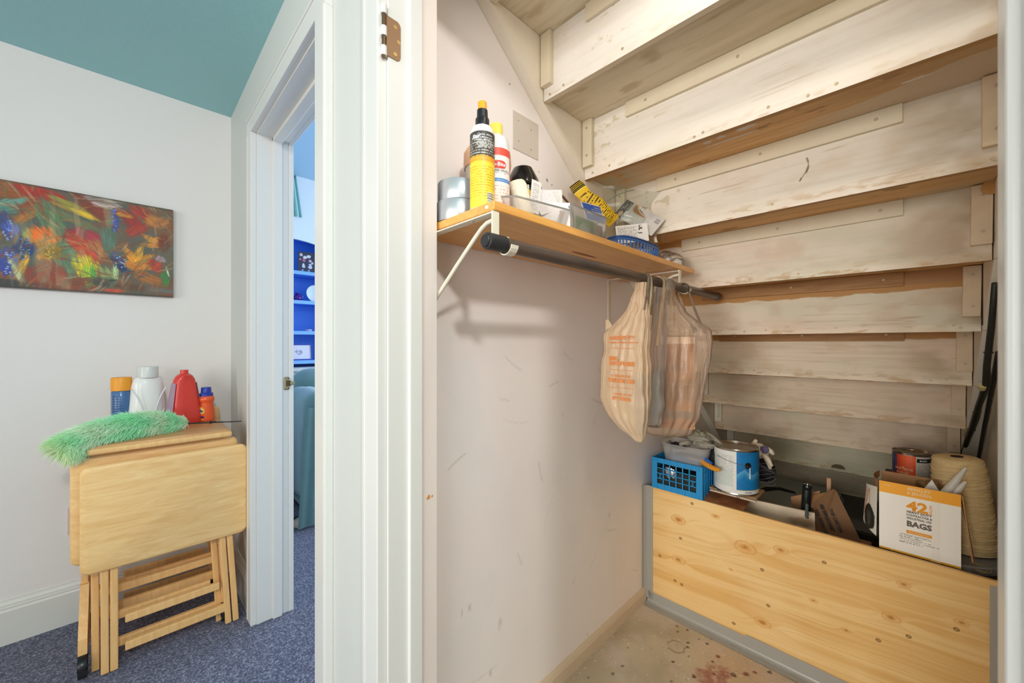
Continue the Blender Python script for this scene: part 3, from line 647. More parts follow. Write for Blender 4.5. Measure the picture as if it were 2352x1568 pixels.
# ================================================================== hall things
# painting on the left wall
PW, PH = 1.12, .434; PY1 = .159; PY0 = PY1-PW
def paint(u, v):
    # u from the hidden left end to the right edge (metres), s = metres left of the right edge
    s = PW-u; a = fbm(u*5, v*5, 301, 5); b_ = fbm(u*9+7, v*9, 302, 5); st = fbm(u*14+v*22, v*9-u*6, 303, 4)
    c = lerp(full(u, (104, 100, 84)), (140, 78, 54), sm(a, .40, .62))
    c = lerp(c, (84, 92, 84), sm(b_, .50, .72)*.9)
    c = lerp(c, (142, 88, 52), sm(st, .55, .75)*.55)
    X = (.53-s)/.53*2.08*1.0                      # roughly picture widths of the visible part, 0..2.08
    X = np.where(s < .53, (1-s/.53), -(s-.53)/.53); Z = 1-v/PH    # X 0..1 across what the photo shows, Z 0 top..1 bottom
    cam_s = .9
    def blob(c, x, z, rx, rz, an, col, k=.9, nz=.5, seed=0):
        R2 = 1.6*max(rx, rz)
        i0, i1 = np.searchsorted(xs_, [x-R2/.53, x+R2/.53]); j0, j1 = np.searchsorted(zs_, [(z-R2/PH)*-1, (z+R2/PH)*-1][::-1])
        if i1-i0 < 1 or j1-j0 < 1: return c
        sl_ = (slice(j0, j1), slice(i0, i1)); full_c = c; c = c[sl_]
        dx = (X[sl_]-x)*.53; dz = (Z[sl_]-z)*PH; ca, sa = math.cos(an), math.sin(an)
        p = (dx*ca+dz*sa)/rx; q = (-dx*sa+dz*ca)/rz
        n = fbm(p*2+seed, q*6+seed, 400+seed, 5)
        d = p*p+q*q+(n-.5)*nz*2
        strk = .75+.5*fbm(p*2+seed, q*14, 500+seed, 3)
        cc = np.clip(np.array(col)*strk[..., None], 0, 255)
        t = (1-sm(d, .30, 1.25))*k*(.75+.5*sm(strk, .85, 1.05))
        full_c[sl_] = c+(cc-c)*t[..., None]
        return full_c
    xs_ = X[0]; zs_ = -Z[:, 0]
    W = lambda px, py: ((px/397.0), ((py-413)/250.0))
    def at(px, py):
        # position in the photographed crop -> fraction across and down the canvas
        y = .159-(397-px)/397*.531
        zt = 413+(485-413)*px/397; zb = 660+(683-660)*px/397
        f = px/397; f = f*(.78+.22*f); return f, (py-zt)/(zb-zt)
    def stroke(c, px, py, L, Wd, ang, col, k=.9, seed=0, nz=.8):
        x, z = at(px, py); return blob(c, x, z, L*1.25, Wd*1.55, ang, col, k, nz, seed)
    R = math.radians
    items = [(40, 435, .07, .022, 10, (170, 96, 48)), (85, 455, .055, .035, 20, (176, 44, 32)), (70, 475, .05, .03, -20, (150, 84, 44)), (110, 452, .05, .012, 5, (176, 40, 30)),
      (22, 470, .05, .012, -35, (104, 146, 128)), (14, 485, .04, .010, -20, (90, 130, 116)), (60, 500, .045, .012, -45, (170, 110, 50)), (20, 520, .05, .018, 70, (60, 72, 120)), (28, 530, .03, .014, 80, (76, 96, 190)),
      (120, 500, .06, .028, 65, (94, 124, 84)), (150, 560, .085, .022, 70, (104, 134, 96)), (165, 590, .08, .018, 72, (110, 142, 104)), (145, 600, .075, .02, 74, (96, 122, 92)),
      (170, 480, .07, .016, 25, (150, 140, 60)), (196, 495, .035, .008, 22, (226, 184, 50)), (180, 510, .06, .012, 25, (110, 118, 78)), (205, 470, .05, .02, 45, (128, 58, 42)), (228, 490, .03, .018, 50, (134, 62, 44)),
      (240, 468, .045, .018, 8, (196, 178, 172)), (222, 462, .04, .010, 15, (160, 144, 134)), (78, 560, .045, .02, 80, (146, 184, 84)), (100, 545, .038, .03, 60, (236, 116, 40)), (105, 575, .04, .026, 75, (226, 130, 40)),
      (118, 578, .03, .024, 85, (150, 116, 40)), (58, 570, .04, .022, 75, (44, 62, 110)), (20, 600, .045, .016, 85, (62, 84, 184)), (22, 615, .035, .018, 88, (50, 70, 160)), (55, 612, .045, .008, 105, (226, 168, 56)), (38, 620, .045, .006, 70, (196, 214, 160)),
      (200, 560, .06, .028, 35, (160, 40, 50)), (190, 565, .05, .02, 45, (214, 74, 44)), (210, 545, .05, .018, 30, (176, 54, 66)), (225, 575, .04, .022, 60, (178, 112, 66)), (205, 590, .04, .02, 45, (200, 80, 52)), (198, 615, .045, .028, 75, (216, 196, 50)),
      (205, 635, .04, .014, 85, (160, 196, 60)), (215, 630, .035, .006, 88, (90, 170, 70)), (248, 560, .06, .014, 85, (92, 124, 106)), (258, 530, .055, .010, 80, (86, 112, 90)), (263, 500, .028, .010, 85, (52, 66, 150)), (266, 520, .022, .008, 85, (70, 84, 170)),
      (300, 510, .05, .02, 50, (150, 52, 46)), (325, 495, .04, .022, 40, (166, 60, 48)), (315, 530, .045, .018, -40, (170, 62, 50)), (285, 495, .025, .01, 10, (196, 130, 52)), (350, 510, .03, .02, 40, (182, 118, 60)), (372, 515, .03, .018, -30, (176, 116, 66)),
      (350, 555, .035, .010, 35, (214, 140, 60)), (360, 552, .03, .008, -30, (216, 150, 66)), (345, 565, .03, .008, 0, (200, 130, 56)), (375, 560, .02, .03, 0, (120, 60, 46)), (305, 595, .045, .012, 60, (226, 150, 46)), (318, 590, .045, .010, 100, (236, 166, 50)), (330, 600, .04, .010, 130, (224, 150, 44)),
      (300, 610, .04, .014, 25, (204, 128, 50)), (325, 612, .05, .012, 5, (210, 132, 50)), (270, 600, .035, .012, 55, (44, 60, 100)), (282, 618, .03, .010, 50, (40, 56, 96)), (268, 590, .018, .010, 60, (70, 90, 150)), (355, 610, .03, .016, 60, (190, 60, 46)), (365, 595, .02, .01, 20, (176, 150, 160)),
      (340, 640, .05, .018, 20, (164, 104, 54)), (378, 640, .035, .010, 80, (70, 130, 66)), (384, 625, .022, .0025, 75, (196, 220, 180)), (250, 635, .035, .016, 60, (140, 156, 100)), (265, 625, .028, .007, 85, (176, 200, 140)), (245, 650, .05, .016, 0, (70, 72, 66)), (100, 640, .045, .028, 80, (140, 56, 40)), (130, 625, .04, .02, 60, (150, 74, 56)),
      (20, 655, .06, .016, 0, (62, 62, 58)), (150, 655, .02, .006, 0, (214, 124, 130)), (175, 650, .05, .012, -20, (126, 74, 52)), (260, 668, .03, .006, 0, (206, 80, 60)), (300, 660, .05, .012, 5, (96, 74, 58)), (370, 668, .05, .010, 0, (110, 106, 100)), (0, 440, .05, .02, 0, (150, 84, 40))]
    for i, (px, py, L, Wd, an, col) in enumerate(items): c = stroke(c, px, py, L, Wd, R(an), col, .88, i)
    rs = np.random.RandomState(9); pal = [(150, 84, 48), (128, 66, 46), (96, 106, 84), (112, 118, 92), (166, 104, 58), (84, 92, 88), (176, 120, 66), (104, 122, 98), (150, 66, 50), (190, 160, 130), (120, 98, 70)]
    for q in range(300):
        px, py = rs.rand()*400, 420+rs.rand()*250; x, z = at(px, py); aa_ = math.atan2(math.sin(px/45)+.6, math.cos(py/38))+rs.randn()*.3
        c = blob(c, x, z, .018+.03*rs.rand(), .0022+.003*rs.rand(), aa_, pal[int(rs.rand()*len(pal))], .38+.2*rs.rand(), .6, q % 60)
    for cx_, cy_, sx_, sy_, n_, colr in [(20, 530, 10, 28, 22, (150, 170, 230)), (22, 600, 9, 30, 30, (150, 176, 240)), (62, 575, 14, 26, 26, (110, 140, 190)), (263, 508, 4, 26, 16, (110, 130, 220)), (275, 605, 14, 14, 24, (170, 190, 225)), (116, 580, 10, 18, 20, (220, 180, 60))]:
        for q in range(n_):
            x, z = at(cx_+(rs.rand()-.5)*2*sx_, cy_+(rs.rand()-.5)*2*sy_); c = blob(c, x, z, .0035, .003, 0, colr if rs.rand() > .4 else np.array(colr)*.45, .9, .2, q)
    dm = sm(fbm(u*30, v*4+u*9, 333, 3), .62, .72)*sm(fbm(u*5, v*6, 334), .5, .6); c = lerp(c, (196, 176, 130), dm*.35)
    e = np.minimum(v, PH-v); c = lerp(c, (62, 58, 50), (1-sm(e, .0, .012))*.6)
    return c
pn = slab('painting', (WX+.022, PY0, 1.455), (0, 1, 0), (0, 0, 1), PW, PH, .020, 620, 250, paint, (40, 38, 34), M_canvas)
tag(pn, 'unframed canvas painting of red, orange and blue flowers on the hall wall', 'painting')
ol = empty('outlet_plate', (WX+.003, -.155, .387), 'pinkish cover plate on the wall behind the folded tray tables', 'outlet')
B().box(WX, WX+.006, -.192, -.118, .387, .507, .003).done('plate', mat('almond_plastic', (226, 204, 190), .4), ol)
B().box(WX+.005, WX+.007, -.172, -.138, .405, .440, .004).box(WX+.005, WX+.007, -.172, -.138, .455, .49, .004).done('socket', mat('almond_socket', (214, 192, 178), .4), ol)

# folding tray tables and their stand
def rrect(w_, h_, r, n=6):
    p = []
    for cx_, cy_, a0 in ((w_-r, r, -90), (w_-r, h_-r, 0), (r, h_-r, 90), (r, r, 180)):
        for i in range(n+1):
            a = math.radians(a0+90*i/n); p.append((cx_+r*math.cos(a), cy_+r*math.sin(a)))
    return p
def top_board(y0, y1, z0, z1, x, th, parent, rot=0, nm='tabletop'):
    """rounded tray board standing upright, face towards +x at x"""
    g = B(); w_, h_ = y1-y0, z1-z0
    o_ = rrect(w_, h_, .028); i_ = [(a*(w_-.032)/w_+.016, b*(h_-.032)/h_+.016) for a, b in o_]; m_ = [(a*(w_-.010)/w_+.005, b*(h_-.010)/h_+.005) for a, b in o_]
    rings = []
    for poly, d in ((m_, -th), (o_, -th+.005), (o_, -.010), (m_, -.004), (i_, 0)):
        rings.append([g.b.verts.new((x+d, y0+p[0], z0+p[1])) for p in poly])
    n = len(o_)
    for a, b_ in zip(rings, rings[1:]):
        for i in range(n): g.b.faces.new((a[i], a[(i+1) % n], b_[(i+1) % n], b_[i]))
    g.b.faces.new(rings[0][::-1]); g.b.faces.new(rings[-1])
    return g.done(nm, M_tray, parent, True, 25)
def bar(y0, y1, z0, z1, x0, x1, bev=.003): return B().box(x0, x1, y0, y1, z0, z1, bev)
def leg_slat(ya, za, yb, zb, x0, x1, wd, nm, parent):
    d = Vector((0, yb-ya, zb-za)); L = d.length; ang = math.atan2(yb-ya, -(zb-za))
    g = B().box(x0, x1, -wd/2, wd/2, -L, 0, .003); M = Matrix.Translation((0, ya, za)) @ Matrix.Rotation(ang, 4, 'X')
    bmesh.ops.transform(g.b, matrix=M, verts=g.b.verts); return g.done(nm, M_tray2, parent)
def tray_table(x, y0, y1, z0, z1, label, legs=True):
    t = empty('folding_tray_table', (x-.02, (y0+y1)/2, .0), label, 'tray table', 'folded tray tables hung on the stand')
    top_board(y0, y1, z0, z1, x, .019, t)
    if legs:
        L = [(-.064, .60, -.062, .004), (-.038, .60, -.038, .004)]
        R_ = [(.278, .60, .312, .004), (.303, .60, .339, .004)]
        for (ya, za, yb, zb) in L+R_:
            dy = y0+.124
            leg_slat(ya+dy, za, yb+dy, zb, x-.041, x-.023, .0215, 'leg', t)
        bar(y0+.115, y0+.405, .165, .195, x-.044, x-.026).done('stretcher', M_tray2, t)
        bar(y0+.115, y0+.425, .060, .092, x-.044, x-.024).done('stretcher', M_tray2, t)
    return t
tray_table(-2.058, -.124, .376, .392, .783, 'folded honey wood tray table at the front of the stand')
tray_table(-2.104, -.150, .350, .418, .812, 'folded honey wood tray table just behind the front one')
tray_table(-2.46, -.13, .36, .40, .79, 'folded tray table on the wall side of the stand')
st = empty('tray_stand', (-2.28, .1, 0), 'wooden rolling stand that carries the folded tray tables', 'stand')
B().box(-2.46, -2.075, -.100, .318, .832, .852, .007, 3).done('top_panel', wood('stand_top_wood', (206, 148, 96), (222, 170, 118), (40, 5, 40), .35), st, True, 30)
tb = B().box(-2.078, -2.058, -.106, .322, .822, .846, .009, 4).done('front_rail', M_tray2, st, True, 30)
B().box(-2.475, -2.455, .275, .33, .83, .905, .009, 4).done('back_post', M_tray2, st, True, 30)
B().box(-2.475, -2.455, -.10, -.07, .83, .87, .009, 4).done('back_post', M_tray2, st, True, 30)
for y in (-.130, .292):
    B().box(-2.31, -2.235, y, y+.02, .05, .832, .003).done('upright', M_tray2, st)
    for s_, xe in ((1, -2.12), (-1, -2.48)):
        xm = -2.27; sx_ = 1 if s_ > 0 else -1
        poly = [(xm, .30), (xm-sx_*.0, .22), (xe-sx_*.045, .085), (xe, .085), (xe, .105), (xe-sx_*.004, .14), (xm+sx_*.05, .30)]
        g = B(); g.prism([(p[0], p[1]) for p in poly], .024, Matrix(((1, 0, 0, 0), (0, 0, 1, y-.002), (0, 1, 0, 0), (0, 0, 0, 1)))); g.done('foot', M_tray2, st)
        c0 = Vector((xe-sx_*.01, y+.010, .0385))
        g = B(); g.cyl(c0+Vector((0, -.011, 0)), c0+Vector((0, .011, 0)), .0380, n=32); wh = g.done('wheel', M_blackm, st, True)
        B().cyl(c0+Vector((0, -.013, 0)), c0+Vector((0, .013, 0)), .018, n=20).done('hub', M_black, wh, True)
        g = B(); g.lathe([(.041, -.012), (.043, -.006), (.043, .006), (.041, .012), (.0405, .011), (.0405, -.011)], (0, 0, 0), 24, Matrix.Translation(c0+Vector((0, 0, .004))) @ Matrix.Rotation(PI/2, 4, 'X'))
        for f in [f for f in g.b.faces if f.calc_center_median().z < c0.z]: g.b.faces.remove(f)
        g.done('fork', M_black, st, True)
for z0, z1, x in ((.205, .245, -2.30), (.150, .185, -2.235), (.24, .27, -2.20)):
    bar(-.10, .295, z0, z1, x-.012, x+.008).done('rail', M_tray2, st)

# bottles on the stand
def arc(r0, z0, r1, z1, n=5): return [(r0+(r1-r0)*math.sin(PI/2*i/n), z0+(z1-z0)*(1-math.cos(PI/2*i/n))) for i in range(n+1)]
# spray can with orange cap
c = (-2.42, -.022, .852)
sc_ = empty('spray_can', c, 'blue spray can with an orange cap behind the green duster', 'can')
B().lathe([(0, 0), (.030, 0), (.033, .006), (.033, .163), (.030, .168), (0, .168)], c, 32).done('body', mat('blue_label', (66, 108, 160), .35, coat=.3), sc_, True)
B().lathe([(0, .1685), (.034, .1685), (.034, .222), (.032, .226), (0, .226)], c, 32).done('cap', M_orange, sc_, True)
A0 = math.atan2(-1, 1)+.35
LB = mat('label_navy', (34, 56, 104), .5)
for i in range(13): text('-'.join(['nim', 'lalo', 'rem', 'is', 'oma'][(i+j) % 5] for j in range(3)), .0085, c[2]+.145-i*.0105, LB, sc_, 'fine_print', wrap=(c[0], c[1], .0335, -.55))
B().box(0, .0006, -.0008, .0008, 0, .15, 0, 2, Matrix.Translation((c[0]+.0333*math.cos(-1.05), c[1]+.0333*math.sin(-1.05), c[2]+.008)) @ Matrix.Rotation(-1.05, 4, 'Z')).done('label_stripe', mat('pale_label_line', (200, 190, 196), .5), sc_)
# white jug with clear cap
c = (-2.41, .062, .852)
jg = empty('detergent_jug', c, 'large white plastic jug with a clear cap', 'bottle')
g = B(); rot = Matrix.Translation(c) @ Matrix.Rotation(PI/2+.12, 4, 'Z')
g.lathe([(0, 0), (.057, 0), (.064, .008), (.066, .05), (.061, .12), (.057, .165), (.054, .19), (.050, .208), (.045, .216), (.043, .222), (0, .222)], (0, 0, 0), 40, rot, 1.0, .62)
for v_ in g.b.verts:
    p = rot.inverted() @ v_.co
    t = math.exp(-((abs(p.x)-.052+.0*p.z)/.010)**2)*math.exp(-((p.z-.10)/.07)**2); v_.co -= (rot.to_3x3() @ Vector((0, (1 if p.y > 0 else -1)*.008*t, 0)))
g.done('body', mat('white_hdpe', (238, 238, 236), .35, coat=.2), jg, True, 60)
for s_ in (-1, 1):
    pts = [rot @ Vector((s_*(.016+.040*(t**2.2)), -.0435+.006*t-.0025*math.sin(PI*t), .01+.165*t)) for t in [i/12 for i in range(13)]]
    B().tube(pts, .0028, 8).done('grip_ridge', mat('white_hdpe_ridge', (226, 226, 226), .35), jg, True)
B().lathe([(.041, .222), (.041, .268), (.040, .270), (0, .270), (0, .268), (.0385, .268), (.0385, .222)], c, 32, None, 1, .9).done('cap', mat('frosted_cap', (216, 218, 215), .25), jg, True)
B().lathe([(0, .222), (.018, .222), (.016, .246), (0, .248)], c, 20).done('spout', mat('white_spout', (240, 240, 240), .4), jg, True)
# red pyramid bottle
c = (-2.375, .186, .852)
rb = empty('stain_remover_bottle', c, 'big red tapering bottle without its cap beside the white jug', 'bottle')
g = B(); rot = Matrix.Translation(c) @ Matrix.Rotation(PI/2+.32, 4, 'Z'); seg = 40
prof = [(0, 0), (.060, 0), (.066, .006), (.0655, .03), (.055, .11), (.045, .18), (.041, .205), (.034, .222), (.022, .232), (.0165, .234), (.0165, .250), (.014, .251), (0, .251)]
rings = []
for r_, z_ in prof:
    ring = []
    for i in range(seg):
        a = 2*PI*i/seg; p = 4.0 if z_ < .215 else 2.0; cs, sn = math.cos(a), math.sin(a)
        k_ = (abs(cs)**p+abs(sn)**p)**(-1/p); ring.append(g.b.verts.new(rot @ Vector((r_*cs*k_*.92, r_*sn*k_*.62 if z_ < .215 else r_*sn*k_*.95, z_))))
    rings.append(ring)
for a, b_ in zip(rings, rings[1:]):
    for i in range(seg): g.b.faces.new((a[i], a[(i+1) % seg], b_[(i+1) % seg], b_[i]))
bmesh.ops.remove_doubles(g.b, verts=g.b.verts, dist=1e-5)
g.done('body', M_red, rb, True, 50)
lab = B(); q = [rot @ Vector(p) for p in ((-.0608, -.034, .03), (-.0608, .034, .03), (-.0405, .022, .19), (-.0405, -.022, .19))]; lab.quad(*q)
lab.done('label', mat('violet_grey_label', (176, 150, 172), .4), rb)
q = [rot @ Vector(p) for p in ((.0, -.0, .0),)]
lab = B(); q = [rot @ Vector(p) for p in ((.0608, -.034, .03), (.0608, .034, .03), (.0405, .022, .19), (.0405, -.022, .19))]; lab.quad(*q)
lab.done('label', bpy.data.materials['violet_grey_label'], rb)
# small orange detergent bottle with blue cap
c = (-2.385, .268, .852)
ob = empty('detergent_bottle', c, 'small orange bottle with a blue cap and round yellow logo', 'bottle')
B().lathe([(0, 0), (.030, 0), (.0335, .004), (.0335, .012), (.031, .05), (.0285, .085), (.0285, .092), (.033, .098), (.033, .106), (.030, .118), (.024, .124), (0, .124)], c, 36).done('body', mat('deep_orange_plastic', (236, 92, 42), .3, coat=.3), ob, True, 60)
B().lathe([(0, .120), (.0275, .120), (.0275, .133), (.0205, .137), (.0195, .160), (.018, .162), (0, .162)], c, 32).done('cap', mat('royal_blue_plastic', (40, 62, 168), .35), ob, True)
aa = -.95
def disc(r0, r1, zc, m_, nm, dr):
    g = B(); n = 28
    def P_(r, t): return Vector((c[0]+(.0315+dr)*math.cos(aa+r*math.cos(t)/.032), c[1]+(.0315+dr)*math.sin(aa+r*math.cos(t)/.032), zc+r*math.sin(t)))
    vo = [g.b.verts.new(P_(r1, 2*PI*i/n)) for i in range(n)]
    if r0 > 0:
        vi = [g.b.verts.new(P_(r0, 2*PI*i/n)) for i in range(n)]
        for i in range(n): g.b.faces.new((vi[i], vi[(i+1) % n], vo[(i+1) % n], vo[i]))
    else: g.b.faces.new(vo)
    return g.done(nm, m_, ob)
disc(0, .023, c[2]+.052, M_orange, 'logo_ring', .0008); disc(0, .019, c[2]+.052, M_yellow, 'logo_ring', .0012); disc(0, .0145, c[2]+.052, M_paper, 'logo_disc', .0016)
navy = mat('navy_ink', (36, 38, 120), .5)
text('Tide', .016, c[2]+.052, navy, ob, 'lettering', wrap=(c[0], c[1], .0337, aa), shear=.2, bold=.0006)
g = B()
def arcpatch(a0, a1, z0, z1, m_, nm, r, slope=0):
    g = B(); n = 8; lo = []; hi = []
    for i in range(n+1):
        a = a0+(a1-a0)*i/n; lo.append(g.b.verts.new((c[0]+r*math.cos(a), c[1]+r*math.sin(a), z0+slope*i/n))); hi.append(g.b.verts.new((c[0]+r*math.cos(a), c[1]+r*math.sin(a), z1+slope*i/n)))
    for i in range(n): g.b.faces.new((lo[i], lo[i+1], hi[i+1], hi[i]))
    return g.done(nm, m_, ob)
arcpatch(aa-.6, aa+.6, c[2]+.018, c[2]+.027, navy, 'label_band', .0339); arcpatch(aa-.55, aa+.55, c[2]+.010, c[2]+.015, M_orange, 'label_band', .0340)
# duster
du = empty('feather_duster', (-2.2, .0, .88), 'long green fluffy duster with a thin black handle lying on the tray stand', 'duster')
core = [Vector(p) for p in ((-2.085, -.172, .846), (-2.100, -.145, .868), (-2.125, -.09, .886), (-2.155, -.01, .898), (-2.185, .06, .898), (-2.210, .13, .886), (-2.225, .185, .880))]
rad = [.030, .047, .051, .053, .050, .038, .014]
def samp(t):
    t = t*(len(core)-1); i = min(int(t), len(core)-2); f = t-i; return core[i].lerp(core[i+1], f), rad[i]*(1-f)+rad[i+1]*f, (core[i+1]-core[i]).normalized()
M_gcore = mat('green_duster_core', (120, 190, 130), .9)
M_fib = painted('duster_fibres', .7, 0); M_fib.node_tree.nodes['Principled BSDF'].inputs['Sheen Weight'].default_value = .3
B().tube(core, [r*.75 for r in rad], 14).done('core', M_gcore, du, True)
P_, F_, K_ = [], [], []; rs = random.Random(3)
for i in range(22000):
    t = rs.random(); p, r, d = samp(t)
    u_ = d.cross(Vector((0, 0, 1))).normalized(); w_ = u_.cross(d); a = rs.random()*2*PI
    out = u_*math.cos(a)+w_*math.sin(a); s0 = p+out*r*.6
    fl_ = (out*.75-d*(.55+rs.random()*.9)*(1 if t > .12 else .2)+Vector((rs.gauss(0, .25), rs.gauss(0, .25), rs.gauss(0, .2)-.12))).normalized()
    L = (.030+.022*rs.random())*(1 if t < .9 else .7); b1 = s0+fl_*L*.5+out*L*.12; tip = s0+fl_*L+Vector((0, 0, -.15*L))
    sd = fl_.cross(Vector((rs.gauss(0, 1), rs.gauss(0, 1), rs.gauss(0, 1)))).normalized()*.0009
    n0 = len(P_); P_ += [s0-sd, s0+sd, b1-sd*.8, b1+sd*.8, tip]; F_ += [(n0, n0+1, n0+3, n0+2), (n0+2, n0+3, n0+4)]
    g_ = .5+.5*math.sin(t*19+a*1.3+math.sin(t*7))*.9
    col = np.array((170, 252, 192))*(1-g_)+np.array((226, 254, 212))*g_
    if t < .22: col = col*(t/.22)+np.array((214, 236, 184))*(1-t/.22)
    col = np.minimum(col*(.92+.25*rs.random()), 255); K_ += [tuple(col)]*5
me = bpy.data.meshes.new('fluff'); me.from_pydata([tuple(p) for p in P_], [], F_)
at_ = me.color_attributes.new('Col', 'FLOAT_COLOR', 'POINT'); at_.data.foreach_set('color', np.hstack([lin(np.array(K_)), np.ones((len(K_), 1))]).ravel())
o = link('fluff', me, M_fib, du); tag(o, kind='stuff')
h = B().tube([(-2.222, .16, .876), (-2.205, .24, .872), (-2.19, .31, .868)], .0032, 10).done('handle', M_black, du, True)
B().lathe([(.003, 0), (.0065, .004), (.0045, .012), (.0045, .018), (.0045, .024), (.003, .026)], (0, 0, 0), 14, Matrix.Translation((-2.201, .258, .8712)) @ Matrix.Rotation(-PI/2, 4, 'X')).done('joint_ring', M_black, h, True)
B().tube([(-2.196, .280, .8697), (-2.175, .375, .864)], .0024, 10).done('handle_rod', M_black, du, True)

# ================================================================== closet: shelf, brackets, rod
SZ = 1.514
RX_ = Vector((math.cos(YAW), math.sin(YAW), 0)); FW = Vector((-math.sin(YAW), math.cos(YAW), 0))
_before = set(bpy.data.objects)
sh = empty('wall_shelf', (-.74, 1.04, 1.495), 'orange-brown varnished wooden shelf on the closet wall', 'shelf')
B().box(-.884, -.591, .508, 1.572, 1.495, SZ, .0015, 1).done('board', M_shelf, sh)
tag(B().cyl((-.613, .5082, 1.5045), (-.613, .5060, 1.5045), .0042, .0036, n=20).done('button_sticker', M_paper, sh), 'round white dot on the shelf end')
tag(B().lathe([(0, -.0004), (.03, -.0003), (.0, -.0002)], (-.70, .98, 1.4950), 20, None, .25, 2.2).done('knot', mat('dark_knot', (150, 84, 30), .5), sh), 'dark elongated knot')
def bracket(y, label):
    t = empty('shelf_bracket', (-.884, y, 1.24), label, 'bracket', 'cream metal shelf and rod brackets')
    B().box(-.8845, -.8815, y-.010, y+.010, 1.235, 1.4945, .001).done('wall_strap', M_wmetal, t)
    B().box(-.8815, -.588, y-.010, y+.010, 1.4915, 1.4948, .001).done('top_arm', M_wmetal, t)
    B().box(-.5885, -.5855, y-.010, y+.010, 1.447, 1.4965, .0012).done('front_tab', M_wmetal, t)
    B().tube([(-.879, y+.0, 1.262), (-.876, y, 1.272), (-.868, y, 1.283), (-.72, y+.0, 1.402), (-.655, y, 1.452), (-.63, y, 1.470), (-.612, y, 1.478), (-.592, y, 1.480)], .0048, 10).done('brace', M_wmetal, t, True)
    pts = []
    for i in range(11):
        a = math.radians(100+i*23); pts.append((math.cos(a)*.0215, math.sin(a)*.0215))
    g = B(); yy = y+.030
    rings = []
    for r_ in (.0185, .0205):
        rings.append([[g.b.verts.new((-.58-r_*math.cos(math.radians(-55+i*21)), yy+s_, 1.430-r_*math.sin(math.radians(-55+i*21)))) for s_ in (-.010, .010)] for i in range(12)])
    a, b_ = rings
    for i in range(11):
        g.b.faces.new((a[i][0], a[i+1][0], a[i+1][1], a[i][1])); g.b.faces.new((b_[i][0], b_[i][1], b_[i+1][1], b_[i+1][0]))
        for s_ in (0, 1): g.b.faces.new((a[i][s_], b_[i][s_], b_[i+1][s_], a[i+1][s_]))
    g.b.faces.new((a[0][0], a[0][1], b_[0][1], b_[0][0])); g.b.faces.new((a[11][0], a[11][1], b_[11][1], b_[11][0]))
    g.box(-.5885, -.5855, y-.008, y+.038, 1.443, 1.451, .001)
    g.done('rod_hook', M_wmetal, t)
    for x in (-.80, -.66): B().cyl((x, y, 1.4915), (x, y, 1.4895), .0045, .003, n=12).done('screw', scr_m, t)
    for z in (1.475, 1.242): B().cyl((-.8815, y, z), (-.8795, y, z), .0042, .003, n=12).done('screw', scr_m, t)
bracket(.521, 'cream metal shelf bracket at the near end of the shelf')
bracket(1.418, 'cream metal shelf bracket at the far end, beside the plastic bags')
rod = empty('closet_rod', (-.58, 1.16, 1.43), 'dark grey metal hanging rod with black end caps under the shelf', 'rod')
M_pipe = wood('grey_worn_pipe', (74, 72, 70), (120, 98, 84), (30, 4, 30), .38, .8)
M_pipe.node_tree.nodes['Principled BSDF'].inputs['Metallic'].default_value = .35
B().cyl((-.58, .49, 1.430), (-.58, 1.83, 1.430), .0155, n=28).done('pipe', M_pipe, rod, True)
for y0, y1 in ((.482, .535), (1.815, 1.842)):
    s_ = 1 if y0 < 1 else -1; ya, yb = (y0, y1) if s_ > 0 else (y1, y0)
    g = B(); g.lathe([(0, 0), (.012, 0), (.0135, .002), (.0135, .004), (.0165, .005), (.0175, .008), (.0175, abs(y1-y0)), (.0155, abs(y1-y0)), (0, abs(y1-y0))], (0, 0, 0), 28, Matrix.Translation((-.58, ya, 1.43)) @ Matrix.Rotation(-s_*PI/2, 4, 'X'))
    g.done('end_cap', mat('rubber_cap', (40, 40, 42), .4) if s_ > 0 else bpy.data.materials['rubber_cap'], rod, True)
ac = B(); ac.box(-.8845, -.8825, .856, .977, 1.838, 1.960, .0006)
ap = ac.done('access_panel', mat('access_panel_paint', (206, 196, 184), .5, .1, 200), None)
ap['label'] = 'square painted blank plate on the closet wall above the shelf'; ap['category'] = 'plate'
for y, z in ((.880, 1.935), (.94, 1.928), (.94, 1.862), (.88, 1.87)): B().cyl((-.8826, y, z), (-.8818, y, z), .003, n=10).done('screw', scr_m, ap)

# ------------------------------------------------------------------ things on the shelf
def cylpaint(name, c, r, a0, a1, z0, z1, nu, nv, fn, m, parent, r2=None):
    r2 = r if r2 is None else r2
    uu, vv = np.meshgrid(np.linspace(0, 1, nu), np.linspace(0, 1, nv)); A = a0+(a1-a0)*uu; R_ = r+(r2-r)*vv
    P = np.stack([c[0]+R_*np.cos(A), c[1]+R_*np.sin(A), c[2]+z0+(z1-z0)*vv], -1).reshape(-1, 3)
    col = lin(fn(uu*abs(a1-a0)*r, vv*(z1-z0))).reshape(-1, 3)
    idx = np.arange(nu*nv).reshape(nv, nu); F = np.stack([idx[:-1, :-1], idx[:-1, 1:], idx[1:, 1:], idx[1:, :-1]], -1).reshape(-1, 4).tolist()
    me = bpy.data.meshes.new(name); me.from_pydata(P.tolist(), [], F)
    at = me.color_attributes.new('Col', 'FLOAT_COLOR', 'POINT'); at.data.foreach_set('color', np.hstack([col, np.ones((len(col), 1))]).ravel())
    return link(name, me, m, parent, True, 180)
def camang(c): return math.atan2(-c[1], -c[0])
def tape(c, label):
    o = B().lathe([(.038, 0), (.055, 0), (.0555, .001), (.0555, .0470), (.055, .048), (.038, .048), (.038, 0)], c, 48).done('tape_roll', M_tape2, None, True, 40)
    return tag(o, label, 'tape', 'silver tape rolls at the near end of the shelf')
tape((-.763, .572, SZ+.0005), 'lower of the two silver duct tape rolls on the shelf end')
